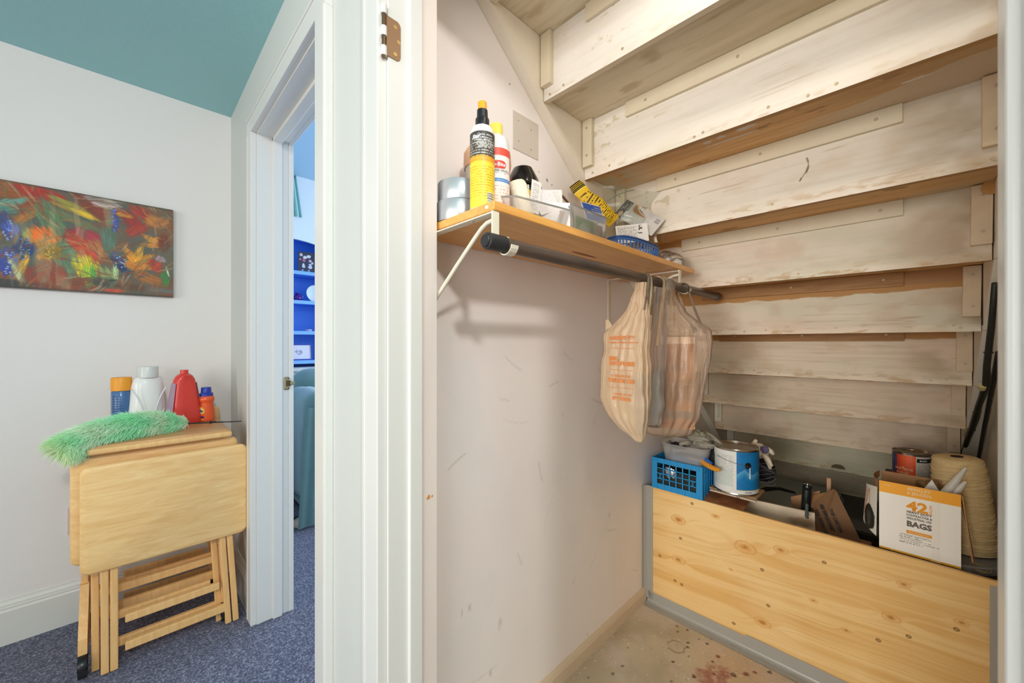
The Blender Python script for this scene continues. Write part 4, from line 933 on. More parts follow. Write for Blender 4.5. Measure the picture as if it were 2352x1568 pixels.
tape((-.764, .576, SZ+.0495), 'upper of the two stacked silver duct tape rolls')
# yellow spray bottle
c = (-.652, .551, SZ+.0005); ca = camang(c)
yb = empty('spray_bottle', c, 'tall yellow, orange and black labelled bottle with black and orange cap', 'bottle')
B().lathe([(0, 0), (.0255, 0), (.0272, .003), (.0272, .168), (.0265, .176), (.022, .185), (.014, .190), (0, .190)], c, 40).done('body', mat('white_bottle', (240, 238, 232), .35, coat=.3), yb, True, 60)
def yl(u, v):
    t = v/.165
    cc = lerp(full(u, (250, 214, 60)), (236, 196, 60), sm(fbm(u*60, v*10, 2), .4, .8)*.4)
    cc = lerp(cc, (243, 150, 40), sm(t, .58, .63)*(1-sm(t, .67, .69)))
    cc = lerp(cc, (66, 60, 56), sm(t, .665, .685))
    ln_ = (np.sin(v*2*PI/.0058) > .25)*(fbm(u*420, np.floor(v/.0058)*3.3, 5, 2) > .42)*(u > .006)
    k1 = ln_*(t > .14)*(t < .56)*((u < .055) | (t > .25)); cc = lerp(cc, (186, 134, 30), k1*.62)
    k2 = ln_*(t > .70)*(t < .90); cc = lerp(cc, (214, 206, 190), k2*.75)
    cc = lerp(cc, (206, 180, 60), ln_*(t > .62)*(t < .70)*.8)
    bx = (u > .052)*(u < .070)*(t > .02)*(t < .20); cc = lerp(cc, (236, 232, 224), bx*1.0)
    br = bx*(np.sin(v*2*PI/.003+np.sin(v*900)) > .1); cc = lerp(cc, (60, 56, 54), br*.9)
    return cc
cylpaint('wrap_label', c, .0275, ca-1.5, ca+1.5, .003, .168, 220, 260, yl, M_flatprint, yb)
for i, tx in enumerate(['Cleans, shines', 'conditions and', 'restores luster', 'of leather goods', 'finished fast!']): text(tx, .0062, c[2]+.160-i*.0063, M_inkw, yb, 'lettering', wrap=(c[0], c[1], .0277, ca+.22), shear=.2)
text('Star', .012, c[2]+.156, M_inkw, yb, 'lettering', wrap=(c[0], c[1], .0277, ca-.60), shear=.5, bold=.0004)
B().lathe([(0, .188), (.0155, .188), (.0155, .205), (.0145, .207), (.0125, .208), (.0118, .226), (0, .226)], c, 28).done('collar', M_black, yb, True, 40)
B().lathe([(0, .226), (.0100, .226), (.0098, .243), (.0088, .2445), (0, .2445)], c, 24).done('cap', M_orange, yb, True, 40)
# white aerosol with yellow cap
c = (-.6755, .6135, SZ+.0005); ca = camang(c)
ae = empty('aerosol_can', c, 'white and red can with a pale yellow cap beside the yellow bottle', 'can')
B().lathe([(0, 0), (.031, 0), (.0325, .004), (.0325, .165), (.031, .178), (.026, .192), (.019, .200), (0, .202)], c, 40).done('body', mat('white_can', (232, 232, 234), .3, coat=.4), ae, True, 60)
def al(u, v):
    t = v/.160
    cc = full(u, (240, 236, 230)); cc = lerp(cc, (228, 84, 66), sm(t, .875, .88)*(1-sm(t, .985, .99)))
    cc = lerp(cc, (52, 132, 206), sm(t, .495, .50)*(1-sm(t, .545, .55))); cc = lerp(cc, (246, 208, 190), (1-sm(t, .05, .5))*.9)
    cc = lerp(cc, (238, 96, 60), 1-sm(t, .02, .035)); cc = lerp(cc, (236, 110, 76), sm(np.abs(u-.0487), .040, .041))
    ln_ = (np.sin(v*2*PI/.0075) > .45)*(fbm(u*300, np.floor(v/.0075)*3.3, 15, 2) > .48)*(u > .035)*(u < .085); cc = lerp(cc, (206, 150, 140), ln_*(t > .08)*(t < .46)*.6)
    cc = lerp(cc, (150, 150, 160), ln_*(t > .60)*(t < .68)*.7)
    return cc
cylpaint('wrap_label', c, .0327, ca-1.5, ca+1.5, .002, .162, 200, 220, al, M_flatprint, ae)
g = B(); n = 24; lo = []; hi = []
for i in range(n+1):
    x_ = -.0175+.035*i/n; h_ = .0085*(1-abs(x_/.0175)**4)**.5+.0008; a_ = ca+.22+x_/.033
    lo.append(g.b.verts.new((c[0]+.0331*math.cos(a_), c[1]+.0331*math.sin(a_), c[2]+.121-h_))); hi.append(g.b.verts.new((c[0]+.0331*math.cos(a_), c[1]+.0331*math.sin(a_), c[2]+.121+h_)))
for i in range(n): g.b.faces.new((lo[i], lo[i+1], hi[i+1], hi[i]))
g.done('logo_patch', mat('red_ink', (218, 66, 52), .5), ae)
text('o-Bite', .0125, c[2]+.121, M_inkw, ae, 'lettering', wrap=(c[0], c[1], .0335, ca+.22), bold=.0003)
text('TENDER CRYSTALS', .006, c[2]+.106, M_ink, ae, 'lettering', wrap=(c[0], c[1], .0333, ca+.35))
text('Concentrated Foam', .0052, c[2]+.0855, M_inkw, ae, 'lettering', wrap=(c[0], c[1], .0333, ca+.35))
B().lathe([(0, .196), (.0155, .196), (.0155, .226), (.0145, .2275), (0, .2275)], c, 28).done('cap', mat('pale_yellow_plastic', (252, 216, 90), .4), ae, True, 40)
# dark box with a round peach container on top
B_ = empty('dark_box', (-.79, .69, SZ), 'flat dark grey printed box standing behind the tape rolls', 'box')
g = B().box(-.873, -.735, .630, .735, SZ+.0005, SZ+.128, .001, 1); g.done('carton', mat('charcoal_card', (96, 92, 88), .5), B_)
for i in range(4): text('pack kits & parts  see inside', .010, face((-.734, .675, SZ+.112-i*.013), (0, 1, 0), (0, 0, 1)), mat('pale_print', (190, 184, 176), .6) if i == 0 else bpy.data.materials['pale_print'], B_, 'fine_print')
c = (-.790, .675, SZ+.129); ca = camang(c)
pc = empty('round_tub', c, 'round peach-topped tub with speckled green label on the dark box', 'tub')
B().lathe([(0, 0), (.050, 0), (.056, .004), (.060, .045)], c, 40).lathe([(.060, .045), (.061, .046)], c, 40).done('body', mat('speckled_tub', (206, 196, 184), .5, 0, 200, .5, 160), pc, True)
B().lathe([(.0615, .040), (.064, .052), (.063, .080), (.055, .093), (.040, .098), (0, .099)], c, 40).done('lid', mat('peach_plastic', (222, 172, 134), .45), pc, True)
arc_ = B(); n = 8; lo = [arc_.b.verts.new((c[0]+.0612*math.cos(ca+.35+.35*i/n), c[1]+.0612*math.sin(ca+.35+.35*i/n), c[2]+.012)) for i in range(n+1)]; hi = [arc_.b.verts.new((c[0]+.0625*math.cos(ca+.35+.35*i/n), c[1]+.0625*math.sin(ca+.35+.35*i/n), c[2]+.040)) for i in range(n+1)]
for i in range(n): arc_.b.faces.new((lo[i], lo[i+1], hi[i+1], hi[i]))
arc_.done('label_patch', mat('leaf_green_ink', (96, 150, 70), .5), pc)
# glossy black bundle (headlamp-like coil) behind the cream roller
bl = empty('black_case', (-.74, .76, SZ), 'glossy black domed case with ribbed strap behind the cream paint roller', 'case')
g = B(); g.lathe([(0, 0), (.048, 0), (.055, .03), (.056, .12), (.050, .175), (.030, .212), (0, .222)], (-.770, .800, SZ+.0005), 36, None, 1, .9); g.done('shell', mat('gloss_black', (22, 20, 20), .15, coat=.5), bl, True)
for i in range(5): B().lathe([(.0565, .04+.028*i), (.0585, .044+.028*i), (.0565, .048+.028*i)], (-.770, .800, SZ), 36, None, 1, .9).done('rib', M_black, bl, True)
# paint roller sleeve, cream and fluffy, leaning
rl = empty('paint_roller', (-.660, .700, SZ), 'fluffy cream paint roller sleeve leaning on its end near the shelf edge', 'roller')
M = Matrix.Translation((-.650, .688, SZ+.002)) @ Matrix.Rotation(math.radians(-12), 4, FW) @ Matrix.Rotation(.2, 4, 'Z')
g = B(); g.lathe([(0, 0), (.014, 0), (.0235, .005), (.0235, .098), (.019, .107), (.007, .109), (0, .105)], (0, 0, 0), 44)
from mathutils import noise as mnoise
bmesh.ops.subdivide_edges(g.b, edges=g.b.edges[:], cuts=3, use_grid_fill=True)
for q in g.b.verts:
    d = mnoise.noise(q.co*60)*.0028+mnoise.noise(q.co*160)*.0014; q.co += Vector((q.co.x, q.co.y, 0)).normalized()*d if q.co.xy.length > .002 else Vector()
bmesh.ops.transform(g.b, matrix=M, verts=g.b.verts); g.done('sleeve', mat('cream_fleece', (238, 228, 206), .9, .8, 220), rl, True, 180)
yt = empty('yellow_tool', (-.675, .755, SZ), 'yellow handled tool with a black ribbed neck behind the cream roller', 'tool')
M = Matrix.Translation((-.698, .768, SZ+.060)) @ Matrix.Rotation(math.radians(-22), 4, FW)
B().lathe([(0, .012), (.012, .012), (.016, .022), (.0165, .052), (.014, .062), (.009, .068), (0, .07)], (0, 0, 0), 28, M).done('grip', M_yellow, yt, True)
B().lathe([(0, .066), (.008, .066), (.0085, .072), (.007, .074), (.0085, .077), (.007, .080), (.0085, .083), (.007, .086), (.006, .094), (0, .095)], (0, 0, 0), 20, M).done('ribbed_neck', M_black, yt, True)
B().lathe([(0, -.008), (.004, -.008), (.005, .014), (0, .014)], (0, 0, 0), 14, M).done('tip', M_black, yt, True)
# clear plastic bins
M_clear = film('cloudy_clear_plastic', (240, 238, 238), .42, .18, .75)
M_clear2 = film('cloudy_clear_plastic_thick', (232, 236, 234), .50, .2, .75)
def open_bin(name, poly_b, poly_t, z0, z1, m, parent, th=.002, lip=True):
    """poly_b/poly_t: matching corner lists (x,y[,z]); walls as thin solids"""
    g = B(); n = len(poly_b)
    vb = [g.b.verts.new((p[0], p[1], z0)) for p in poly_b]; vt = [g.b.verts.new((p[0], p[1], p[2] if len(p) > 2 else z1)) for p in poly_t]
    for i in range(n): g.b.faces.new((vb[i], vb[(i+1) % n], vt[(i+1) % n], vt[i]))
    g.b.faces.new(vb[::-1]); return g.done(name, m, parent)
bn1 = empty('parts_bin', (-.67, .70, SZ), 'cloudy clear scoop-front plastic bin full of papers on the shelf', 'bin')
open_bin('shell', [(-.715, .615), (-.604, .615), (-.604, .785), (-.715, .785)], [(-.728, .600, SZ+.066), (-.598, .600, SZ+.036), (-.598, .655, SZ+.050), (-.598, .800, SZ+.046), (-.79, .800, SZ+.080)][:2]+[(-.598, .800, SZ+.052), (-.728, .800, SZ+.074)], SZ+.002, SZ+.06, M_clear, bn1)
B().tube([(-.728, .600, SZ+.066), (-.598, .600, SZ+.036), (-.598, .800, SZ+.052), (-.728, .800, SZ+.074), (-.728, .600, SZ+.066)], .0022, 8).done('rim', M_clear2, bn1, True)
bn2 = empty('parts_tray', (-.67, .92, SZ), 'longer cloudy clear plastic box with green and brown cards, far half of the shelf', 'bin')
open_bin('shell', [(-.745, .86), (-.604, .815), (-.604, .960), (-.745, 1.03)], [(-.757, .86, SZ+.070), (-.598, .806, SZ+.070), (-.598, .968, SZ+.070), (-.757, 1.045, SZ+.070)], SZ+.002, SZ+.070, M_clear2, bn2)
B().tube([(-.757, .86, SZ+.070), (-.598, .806, SZ+.070), (-.598, .968, SZ+.070), (-.757, 1.045, SZ+.070), (-.757, .86, SZ+.070)], .0025, 8).done('rim', M_clear2, bn2, True)
B().cyl((-.615, .978, SZ+.028), (-.612, .984, SZ+.028), .009, n=20).done('moulded_boss', M_clear2, bn2)
# papers, cards
def sheet(name, c, U, V, w_, h_, th, m, label=None, cat=None, group=None, bend=0, parent=None, nu=10, nv=8):
    U = Vector(U).normalized(); V = Vector(V); V = (V-U*V.dot(U)).normalized(); N = U.cross(V); c = Vector(c)
    g = B(); g.grid(lambda a, b_: c+U*(a-.5)*w_+V*(b_-.5)*h_+N*bend*(4*(a-.5)**2), nu, nv)
    o = g.done(name, m, parent, True, 60); md = o.modifiers.new('t', 'SOLIDIFY'); md.thickness = th
    return tag(o, label, cat, group) if not parent else o
def pcard(name, c, U, V, w_, h_, th, fn, label, cat, group=None, nu=120, nv=80, edge=(220, 216, 210)):
    """printed card centred at c"""
    U = Vector(U).normalized(); V = Vector(V); V = (V-U*V.dot(U)).normalized(); O = Vector(c)-U*w_/2-V*h_/2
    return tag(slab(name, tuple(O), tuple(U), tuple(V), w_, h_, th, nu, nv, fn, edge, M_flatprint), label, cat, group)
def txt_lines(base, ink, wd, ht, pitch=.005, seed=3, k=.7, m=.006):
    def f(u, v):
        c = full(u, base); ln_ = (np.sin(v*2*PI/pitch) > .2)*(fbm(u*380, np.floor(v/pitch)*3.7, seed, 2) > .42)*(u > m)*(u < wd-m)*(v > m)*(v < ht-m)
        return lerp(c, ink, ln_*k)
    return f
pcard('instruction_leaflet', (-.662, .735, SZ+.086), (.15, .95, -.12), (-.05, -.28, .96), .032, .085, .0008, txt_lines((238, 234, 230), (150, 146, 150), .032, .085), 'narrow white printed leaflet standing up behind the cream roller', 'paper', 'white papers in the clear bin')
pcard('instruction_leaflet', (-.700, .815, SZ+.105), RX_, (-.2, .3, .8), .10, .085, .0012, txt_lines((228, 224, 220), (196, 190, 190), .10, .085), 'crumpled white leaflet leaning in the scoop-front bin', 'paper', 'white papers in the clear bin')
pcard('instruction_leaflet', (-.660, .775, SZ+.082), (.2, .9, .35), (-.3, -.2, .9), .07, .06, .001, txt_lines((232, 226, 226), (206, 196, 200), .07, .06), 'white leaflet with a small blue mark at the front of the bin', 'paper', 'white papers in the clear bin')
pcard('instruction_leaflet', (-.640, .790, SZ+.048), RX_, (0, .1, 1), .075, .065, .001, txt_lines((236, 230, 226), (206, 190, 188), .075, .065), 'white lined leaflet at the far end of the scoop-front bin', 'paper', 'white papers in the clear bin')
g = B(); g.tube([(-.755, .84, SZ+.145), (-.76, .869, SZ+.160), (-.76, .924, SZ+.180), (-.755, .965, SZ+.175), (-.745, .995, SZ+.150), (-.735, 1.0, SZ+.10), (-.73, .99, SZ+.012)], .0045, 6)
for q in g.b.verts: q.co.z += 0
st_ = g.done('strap', mat('brown_leather', (120, 88, 72), .5), None, True); st_.scale = (1, 1, 1); tag(st_, 'curled brown strap over the papers in the clear bin', 'strap')
def gcard(u, v):
    c = full(u, (124, 160, 96)); c = lerp(c, (206, 206, 200), 1-sm(np.hypot((u-.045)/.03, (v-.01)/.026)+(fbm(u*80, v*80, 4, 2)-.5)*.3, .85, 1.0))
    c = lerp(c, (150, 180, 120), sm(fbm(u*40, v*40, 9), .5, .8)*.6); return c
pcard('green_card', (-.6075, .872, SZ+.026), (0, 1, 0), (0, 0, 1), .088, .046, .001, gcard, 'green card showing through the front of the longer clear box', 'card')
pcard('brown_card', (-.6085, .940, SZ+.024), (.0, 1, 0), (0, .1, 1), .040, .044, .001, lambda u, v: lerp(full(u, (176, 140, 112)), (220, 200, 180), sm(u, .01, .013)*(1-sm(u, .02, .023))), 'brown card in the front of the longer clear box', 'card')
g = B(); g.cyl((-.675, .972, SZ+.030), (-.655, .965, SZ+.030), .024, n=28).cyl((-.655, .965, SZ+.030), (-.653, .9643, SZ+.030), .009, n=20)
tag(g.done('grey_spool', mat('grey_spool_plastic', (150, 146, 146), .4), None), 'grey round spool inside the far end of the longer clear box', 'spool')
def blue(u, v):
    c = full(u, (40, 86, 178)); e = np.minimum(np.minimum(u, .105-u), np.minimum(v, .062-v)); return lerp(c, (232, 234, 238), 1-sm(e, .0015, .0022))
BU = Vector((.0, .98, .08)); BV = Vector((-.30, .0, .95))
bc_ = pcard('blue_card', (-.672, 1.012, SZ+.112), BU, BV, .105, .062, .0015, blue, 'blue card with white lettering standing in the longer clear box', 'card')
BN = BU.normalized().cross((BV-BU.normalized()*BV.dot(BU.normalized())).normalized())
Fm = face(Vector((-.672, 1.012, SZ+.112))+BN*.0006, BU, BV-BU.normalized()*BV.dot(BU.normalized()))
text('SCOURING STICK', .0145, Fm @ Matrix.Translation((.008, -.001, 0)), M_inkw, bc_, bold=.0006, sx=.78)
text('Heavy Duty', .007, Fm @ Matrix.Translation((.028, .020, 0)), M_inkw, bc_); text('Toilet Bowl Ring Remover', .006, Fm @ Matrix.Translation((.02, .0115, 0)), M_inkw, bc_, sx=.9)
# yellow printed soft pack curving over the box
yp = empty('yellow_packet', (-.77, 1.18, SZ+.1), 'long curved yellow packet with black print leaning up to the stair stringer', 'packet')
path = [Vector(p) for p in ((-.742, 1.246, SZ+.150), (-.745, 1.230, SZ+.164), (-.755, 1.212, SZ+.180), (-.770, 1.19, SZ+.204), (-.800, 1.153, SZ+.236), (-.838, 1.137, SZ+.288))]
def packet(u, v):
    t = u*(len(path)-1); i = min(int(t), len(path)-2); f = t-i; p = path[i].lerp(path[i+1], f); d = (path[i+1]-path[i]).normalized()
    s_ = d.cross(FW).normalized(); b_ = s_.cross(d); a = v*2*PI; wv = .026*(1+.05*math.sin(u*22)); hv = .010*(1-.6*abs(2*u-1)**4)
    return p+s_*wv*math.cos(a)*(1 if u < .97 else .9)+b_*hv*math.sin(a)
nu_, nv_ = 300, 96
P_ = [tuple(packet(i/(nu_-1), j/nv_)) for i in range(nu_) for j in range(nv_)]; F_ = [(i*nv_+j, i*nv_+(j+1) % nv_, (i+1)*nv_+(j+1) % nv_, (i+1)*nv_+j) for i in range(nu_-1) for j in range(nv_)]
F_ += [list(range(nv_))[::-1], [(nu_-1)*nv_+j for j in range(nv_)]]
me = bpy.data.meshes.new('pack'); me.from_pydata(P_, [], F_)
uu, vv = np.meshgrid(np.linspace(0, 1, nu_), np.arange(nv_)/nv_, indexing='ij')
cc = full(uu, (240, 196, 40)); rowp = (np.sin(uu*2*PI*26) > .05)*(fbm(np.floor(uu*26)*3.3, vv*34, 6, 2) > .46)*(uu > .12)*(uu < .84)*((vv % .5 > .05) & (vv % .5 < .42)); cc = lerp(cc, (70, 56, 20), rowp*.9)
hd = (uu > .90)*((vv % .5 > .06)); cc = lerp(cc, (30, 26, 20), hd*(np.sin(uu*300) > -.6)); cc = lerp(cc, (240, 220, 90), (uu > .885)*(uu < .90)*1.0)
at_ = me.color_attributes.new('Col', 'FLOAT_COLOR', 'POINT'); at_.data.foreach_set('color', np.hstack([lin(cc).reshape(-1, 3), np.ones((nu_*nv_, 1))]).ravel())
link('pack', me, M_flatprint, yp, True, 60)
# grey blister card and white instruction card in a clear zip bag
def gray(u, v):
    c = lerp(full(u, (206, 202, 198)), (176, 172, 170), (np.sin(v*2*PI/.0042) > .2)*(fbm(u*360, np.floor(v/.0042)*3.7, 8, 2) > .4)*(v > .03)*(v < .105)*((np.floor(v/.019) % 2) == 0)*.8)
    c = lerp(c, (92, 88, 84), sm(v, .121, .1215)); c = lerp(c, (204, 170, 140), 1-sm(np.hypot((u-.022)/.016, (v-.135)/.0075), .9, 1.0))
    br = (u > .062)*(u < .085)*(v > .008)*(v < .024)*(np.sin(u*2*PI/.002+np.sin(u*700)*1.5) > 0); c = lerp(c, (70, 66, 64), br*1.0)
    for a in (.008, .022): 
        r = np.hypot(u-a-.006, v-.040); c = lerp(c, (150, 146, 150), (np.abs(r-.0055) < .0009)*1.0)
    return c
GU = (RX_*.74+Vector((0, 0, -.66))+FW*.1).normalized(); GV = (RX_*-.62*0+Vector((0, 0, .66))*1.0+RX_*.62*0+FW*.15); 
GU = (RX_*math.cos(math.radians(42))*-0+RX_*.62+Vector((0, 0, .72))+FW*.1).normalized(); GV = (RX_*-.66+Vector((0, 0, .60))+FW*.35).normalized()
gc = (-.705, 1.360, SZ+.186)
bcard = pcard('blister_card', gc, GU, GV, .084, .170, .0015, lambda u, v: gray(u*.098/.084, v*.150/.170), 'large tilted grey printed card with barcode in the clear zip bag', 'card', None, 160, 220)
GVo = (GV-GU*GV.dot(GU)).normalized(); GN = GU.cross(GVo)
Fm = face(Vector(gc)+GN*.0008, GU, GVo)
text('CTITE', .015, Fm @ Matrix.Translation((-.022, .050, 0)), M_inkw, bcard, bold=.0006, shear=.1); text('PERFECT PLASTIC', .006, Fm @ Matrix.Translation((.018, .057, 0)), M_inkw, bcard, sx=.7); text('BONDER', .006, Fm @ Matrix.Translation((.015, .068, 0)), M_inkw, bcard)
def wcard(u, v):
    c = full(u, (238, 234, 228)); pit = .0036
    ln_ = (np.sin(u*2*PI/pit) > .1)*(fbm(np.floor(u/pit)*3.7, v*330, 18, 2) > .42)*(v > .005)*(v < .060)*(u > .006)*(u < .078)
    c = lerp(c, (120, 114, 112), ln_*.65); blk = (fbm(u*160, v*160, 28, 2) > .55)*(u > .079)*(u < .098)*(v > .03)*(v < .062); return lerp(c, (40, 36, 36), blk*.9)
pcard('printed_insert', (-.700, 1.300, SZ+.112), (RX_+Vector((0, 0, .10))), Vector((-.06, 0, 1))+RX_*.02, .118, .066, .0012, wcard, 'white card with fine black print in front of the grey card', 'card', None, 150, 100)
M_zip = film('greenish_clear_film', (196, 214, 196), .10, .12)
zb = B()
def zbag(a, b_):
    p = Vector((-.705, 1.352, SZ+.190))+RX_*(a-.5)*.24+Vector((0, 0, 1))*(b_-.5)*(.23-.04*a)+FW*.012
    return p+FW*(.012*math.sin(a*7+b_*3)+.008*math.sin(b_*11))+RX_*(-.03*(b_-.5))
zb.grid(zbag, 26, 22); zo = zb.done('zip_bag', M_zip, None, True, 180); tag(zo, 'clear greenish zip bag with the printed cards in front of it', 'bag')
B().tube([Vector((-.705, 1.352, SZ+.190))+RX_*((a-.5)*.13-.05)+Vector((0, 0, .060+.045*a+.010*math.sin(a*PI)))+FW*.010 for a in [i/10 for i in range(9)]], .0016, 6).done('zip_seal', mat('green_zip', (120, 150, 128), .3), zo, True)
tag(B().lathe([(0, 0), (.02, 0), (.032, .02), (.03, .05), (.016, .07), (0, .075)], (-.735, 1.47, SZ+.001), 24).done('green_bottle', film('sea_green_plastic', (110, 176, 146), .6), None, True), 'squat sea-green plastic bottle just behind the blue basket', 'bottle')
# blue plastic basket
bk = empty('blue_basket', (-.652, 1.225, SZ), 'small oval blue plastic basket with slotted sides on the shelf', 'basket')
M_bblue = mat('basket_blue', (70, 118, 186), .35)
def basket(a, b_, off=0):
    an = a*2*PI; rx, ry = .040+.010*b_+off, .125+.016*b_+off; p = 2.6
    cs, sn = math.cos(an), math.sin(an); k_ = (abs(cs)**p+abs(sn)**p)**(-1/p); return Vector((-.652+rx*cs*k_, 1.225+ry*sn*k_, SZ+.0015+.048*b_))
NB = 44
g = B(); g.grid(lambda a, b_: basket(a, b_*.22), 88, 3, True).grid(lambda a, b_: basket(a, .78+.22*b_), 88, 3, True)
o = g.done('bands', M_bblue, bk, True); md = o.modifiers.new('t', 'SOLIDIFY'); md.thickness = .0022
g = B()
for i in range(NB):
    p0, p1 = basket(i/NB, .2), basket(i/NB, .80); g.tube([p0, p1], .0026, 5)
tag(g.done('side_slats', M_bblue, bk, True), kind='stuff')
g = B(); vs = [g.b.verts.new(basket(i/40, 0)) for i in range(40)]; g.b.faces.new(vs); o = g.done('bottom', M_bblue, bk); md = o.modifiers.new('t', 'SOLIDIFY'); md.thickness = .002
B().tube([basket(i/60, 1) for i in range(61)], .003, 6, False).done('rim', mat('basket_rim_blue', (44, 84, 150), .35), bk, True)
g = B(); 
for i in range(9):
    r_ = random.Random(i); cx_, cy_ = -.652+r_.uniform(-.012, .012), 1.225+r_.uniform(-.09, .09); g.box(cx_-.015, cx_+.015, cy_-.02, cy_+.02, SZ+.005, SZ+.03+r_.random()*.01, .002, 1, Matrix.Translation((cx_, cy_, SZ)) @ Matrix.Rotation(r_.random()*3, 4, 'Z') @ Matrix.Translation((-cx_, -cy_, -SZ)))
tag(g.done('small_packs', mat('mixed_pale_pack', (190, 186, 196), .5, 0, 100, .3, 60), None), 'small pale packs jumbled inside the blue basket', 'packs', None, 'stuff')
# white foam roll in clear bag
rr = empty('foam_roll', (-.64, 1.52, SZ), 'white foam roll in crinkled clear wrap at the far end of the shelf', 'roll')
M = Matrix.Translation((-.630, 1.500, SZ+.0215)) @ Matrix.Rotation(math.radians(-82), 4, 'X') @ Matrix.Rotation(.0, 4, 'Z')
B().lathe([(0, -.075), (.014, -.075), (.0205, -.066), (.0205, .05), (.016, .066), (0, .072)], (0, 0, 0), 28, M).done('roll', mat('white_foam', (238, 236, 234), .7), rr, True)
g = B(); g.grid(lambda a, b_: Vector((-.640+(.028+.006*math.sin(a*20+b_*9))*math.cos(a*2*PI), 1.41+.155*b_, SZ+.030+(.027+.010*b_+.005*math.sin(a*14+b_*17))*math.sin(a*2*PI))), 44, 16, True)
for q in g.b.verts: q.co.z = max(q.co.z, SZ+.0015)
M_wrap = film('crinkled_clear_wrap', (240, 238, 232), .06, .1)
g.done('wrap', M_wrap, rr, True, 180)
for i in range(6): B().box(-.6215, -.620, 1.520+i*.004, 1.5215+i*.004, SZ+.006, SZ+.026).done('barcode_bar', M_ink, rr)

# the whole shelf assembly sits two per cent further out than first measured
for o_ in [q for q in bpy.data.objects if q not in _before and q.parent is None]:
    o_.location.x *= 1.02; o_.location.y *= 1.02; o_.location.z = CAM_H+(o_.location.z-CAM_H)*1.02
    if o_.name.startswith(('dark_box', 'round_tub')): o_.location.x += .012
    if o_.name.startswith(('shelf_bracket', 'wall_shelf')): o_.location.x += .0165
    if o_.name.startswith('access_panel'): o_.location.x += .0175
# ------------------------------------------------------------------ plastic bags on the rod
def yaw_vec(a): return Vector((math.cos(a), math.sin(a), 0)), Vector((-math.sin(a), math.cos(a), 0))
def bag_body(rings, yaw, pleats, amp, seed, nu=72, nv=44, pw=2.8):
    """rings: (x, y, z, half width, half depth) from bottom to top"""
    U, V = yaw_vec(yaw); rs = random.Random(seed); ph = [rs.random()*6 for _ in range(6)]
    def f(a, b_):
        t = b_*(len(rings)-1); i = min(int(t), len(rings)-2); s_ = t-i; s_ = s_*s_*(3-2*s_) if False else s_
        r = [rings[i][k]*(1-s_)+rings[i+1][k]*s_ for k in range(5)]; an = a*2*PI; cs, sn = math.cos(an), math.sin(an); p = pw
        k_ = (abs(cs)**p+abs(sn)**p)**(-1/p); w_ = 1+amp*(math.sin(pleats*an+ph[0]+b_*2)*.5+math.sin(pleats*2.3*an+ph[1]-b_*3)*.3)*(0.25+b_)
        q = Vector((r[0], r[1], r[2]))+U*r[3]*cs*k_*w_+V*r[4]*sn*k_*(w_+amp*.6*math.sin(pleats*1.7*an+ph[2]))
        return q+Vector((mnoise.noise(q*22), mnoise.noise(q*22+Vector((5, 0, 0))), 0))*.006
    g = B(); g.grid(f, nu, nv, True)
    g.b.verts.ensure_lookup_table(); g.b.faces.new([g.b.verts[i] for i in range(nu)][::-1])
    return g, f
def handle(p_from, p_to, y, wd=.012, seed=0, x=-.58, z=1.43, r=.0175):
    """crumpled strip from the bag up over the rod and down again"""
    a, c = Vector(p_from), Vector(p_to); pts = [a, a.lerp(Vector((x-r, y, z-.03)), .5)+Vector((-.002, 0, 0)), Vector((x-r-.001, y, z-.02))]
    for i in range(9): th = PI-PI*i/8; pts.append(Vector((x+(r+.001)*math.cos(th), y+.002*math.sin(i), z+(r+.001)*math.sin(th))))
    pts += [Vector((x+r+.001, y, z-.02)), c.lerp(Vector((x+r, y, z-.03)), .5), c]
    n = len(pts); g = B(); m = 9
    def f(u, v):
        i = v*(n-1); k = min(int(i), n-2); s_ = i-k; p = pts[k].lerp(pts[k+1], s_); d = (pts[min(k+1, n-1)]-pts[k]).normalized()
        w_ = wd*(1 if .25 < v < .75 else 1+1.6*(abs(v-.5)-.25)*4*.6); side = Vector((0, 1, 0)); side = (side-d*side.dot(d)).normalized(); nn = d.cross(side)
        return p+side*(u-.5)*w_+nn*(.0022*math.sin(u*17+seed+v*3)+.0012*math.sin(u*31+v*9))
    g.grid(f, m, 46); return g
M_bag = film('beige_carrier_film', (254, 224, 186), .72, .3, .35, .8)
M_bag3 = film('thin_beige_carrier_film', (255, 228, 200), .30, .3, .4, .7)
M_bag2 = film('grey_clear_film', (246, 238, 232), .30, .22, .6, .7)
b1 = empty('shopping_bag', (-.64, 1.16, .92), 'beige plastic carrier bag with orange lettering, leftmost on the rod', 'bag', 'plastic bags hanging on the rod')
yaw1 = -.10
r1 = [(-.600, 1.152, .915, .010, .004), (-.618, 1.155, .945, .040, .016), (-.640, 1.158, .985, .072, .024), (-.650, 1.16, 1.04, .084, .030), (-.650, 1.16, 1.12, .080, .032), (-.648, 1.16, 1.20, .076, .030),
      (-.644, 1.16, 1.265, .076, .024), (-.622, 1.156, 1.30, .054, .016), (-.602, 1.15, 1.34, .032, .014), (-.590, 1.15, 1.39, .020, .014), (-.582, 1.15, 1.418, .014, .014)]
g, f1 = bag_body(r1, yaw1, 9, .13, 1, 110, 60, 4.5); g.done('body', M_bag, b1, True, 180)
handle((-.592, 1.148, 1.33), (-.570, 1.148, 1.33), 1.150, .020, 1).done('handle', M_bag, b1, True, 180)
handle((-.588, 1.20, 1.24), (-.560, 1.20, 1.22), 1.252, .018, 4).done('handle', M_bag, b1, True, 180)
g = B(); g.grid(lambda a, b_: Vector((-.595+.045*(a-.5)*(1-b_*.5), 1.165+.045*b_+.01*math.sin(a*9), 1.10+.22*b_)), 12, 12); g.done('side_gusset', M_bag, b1, True, 180)
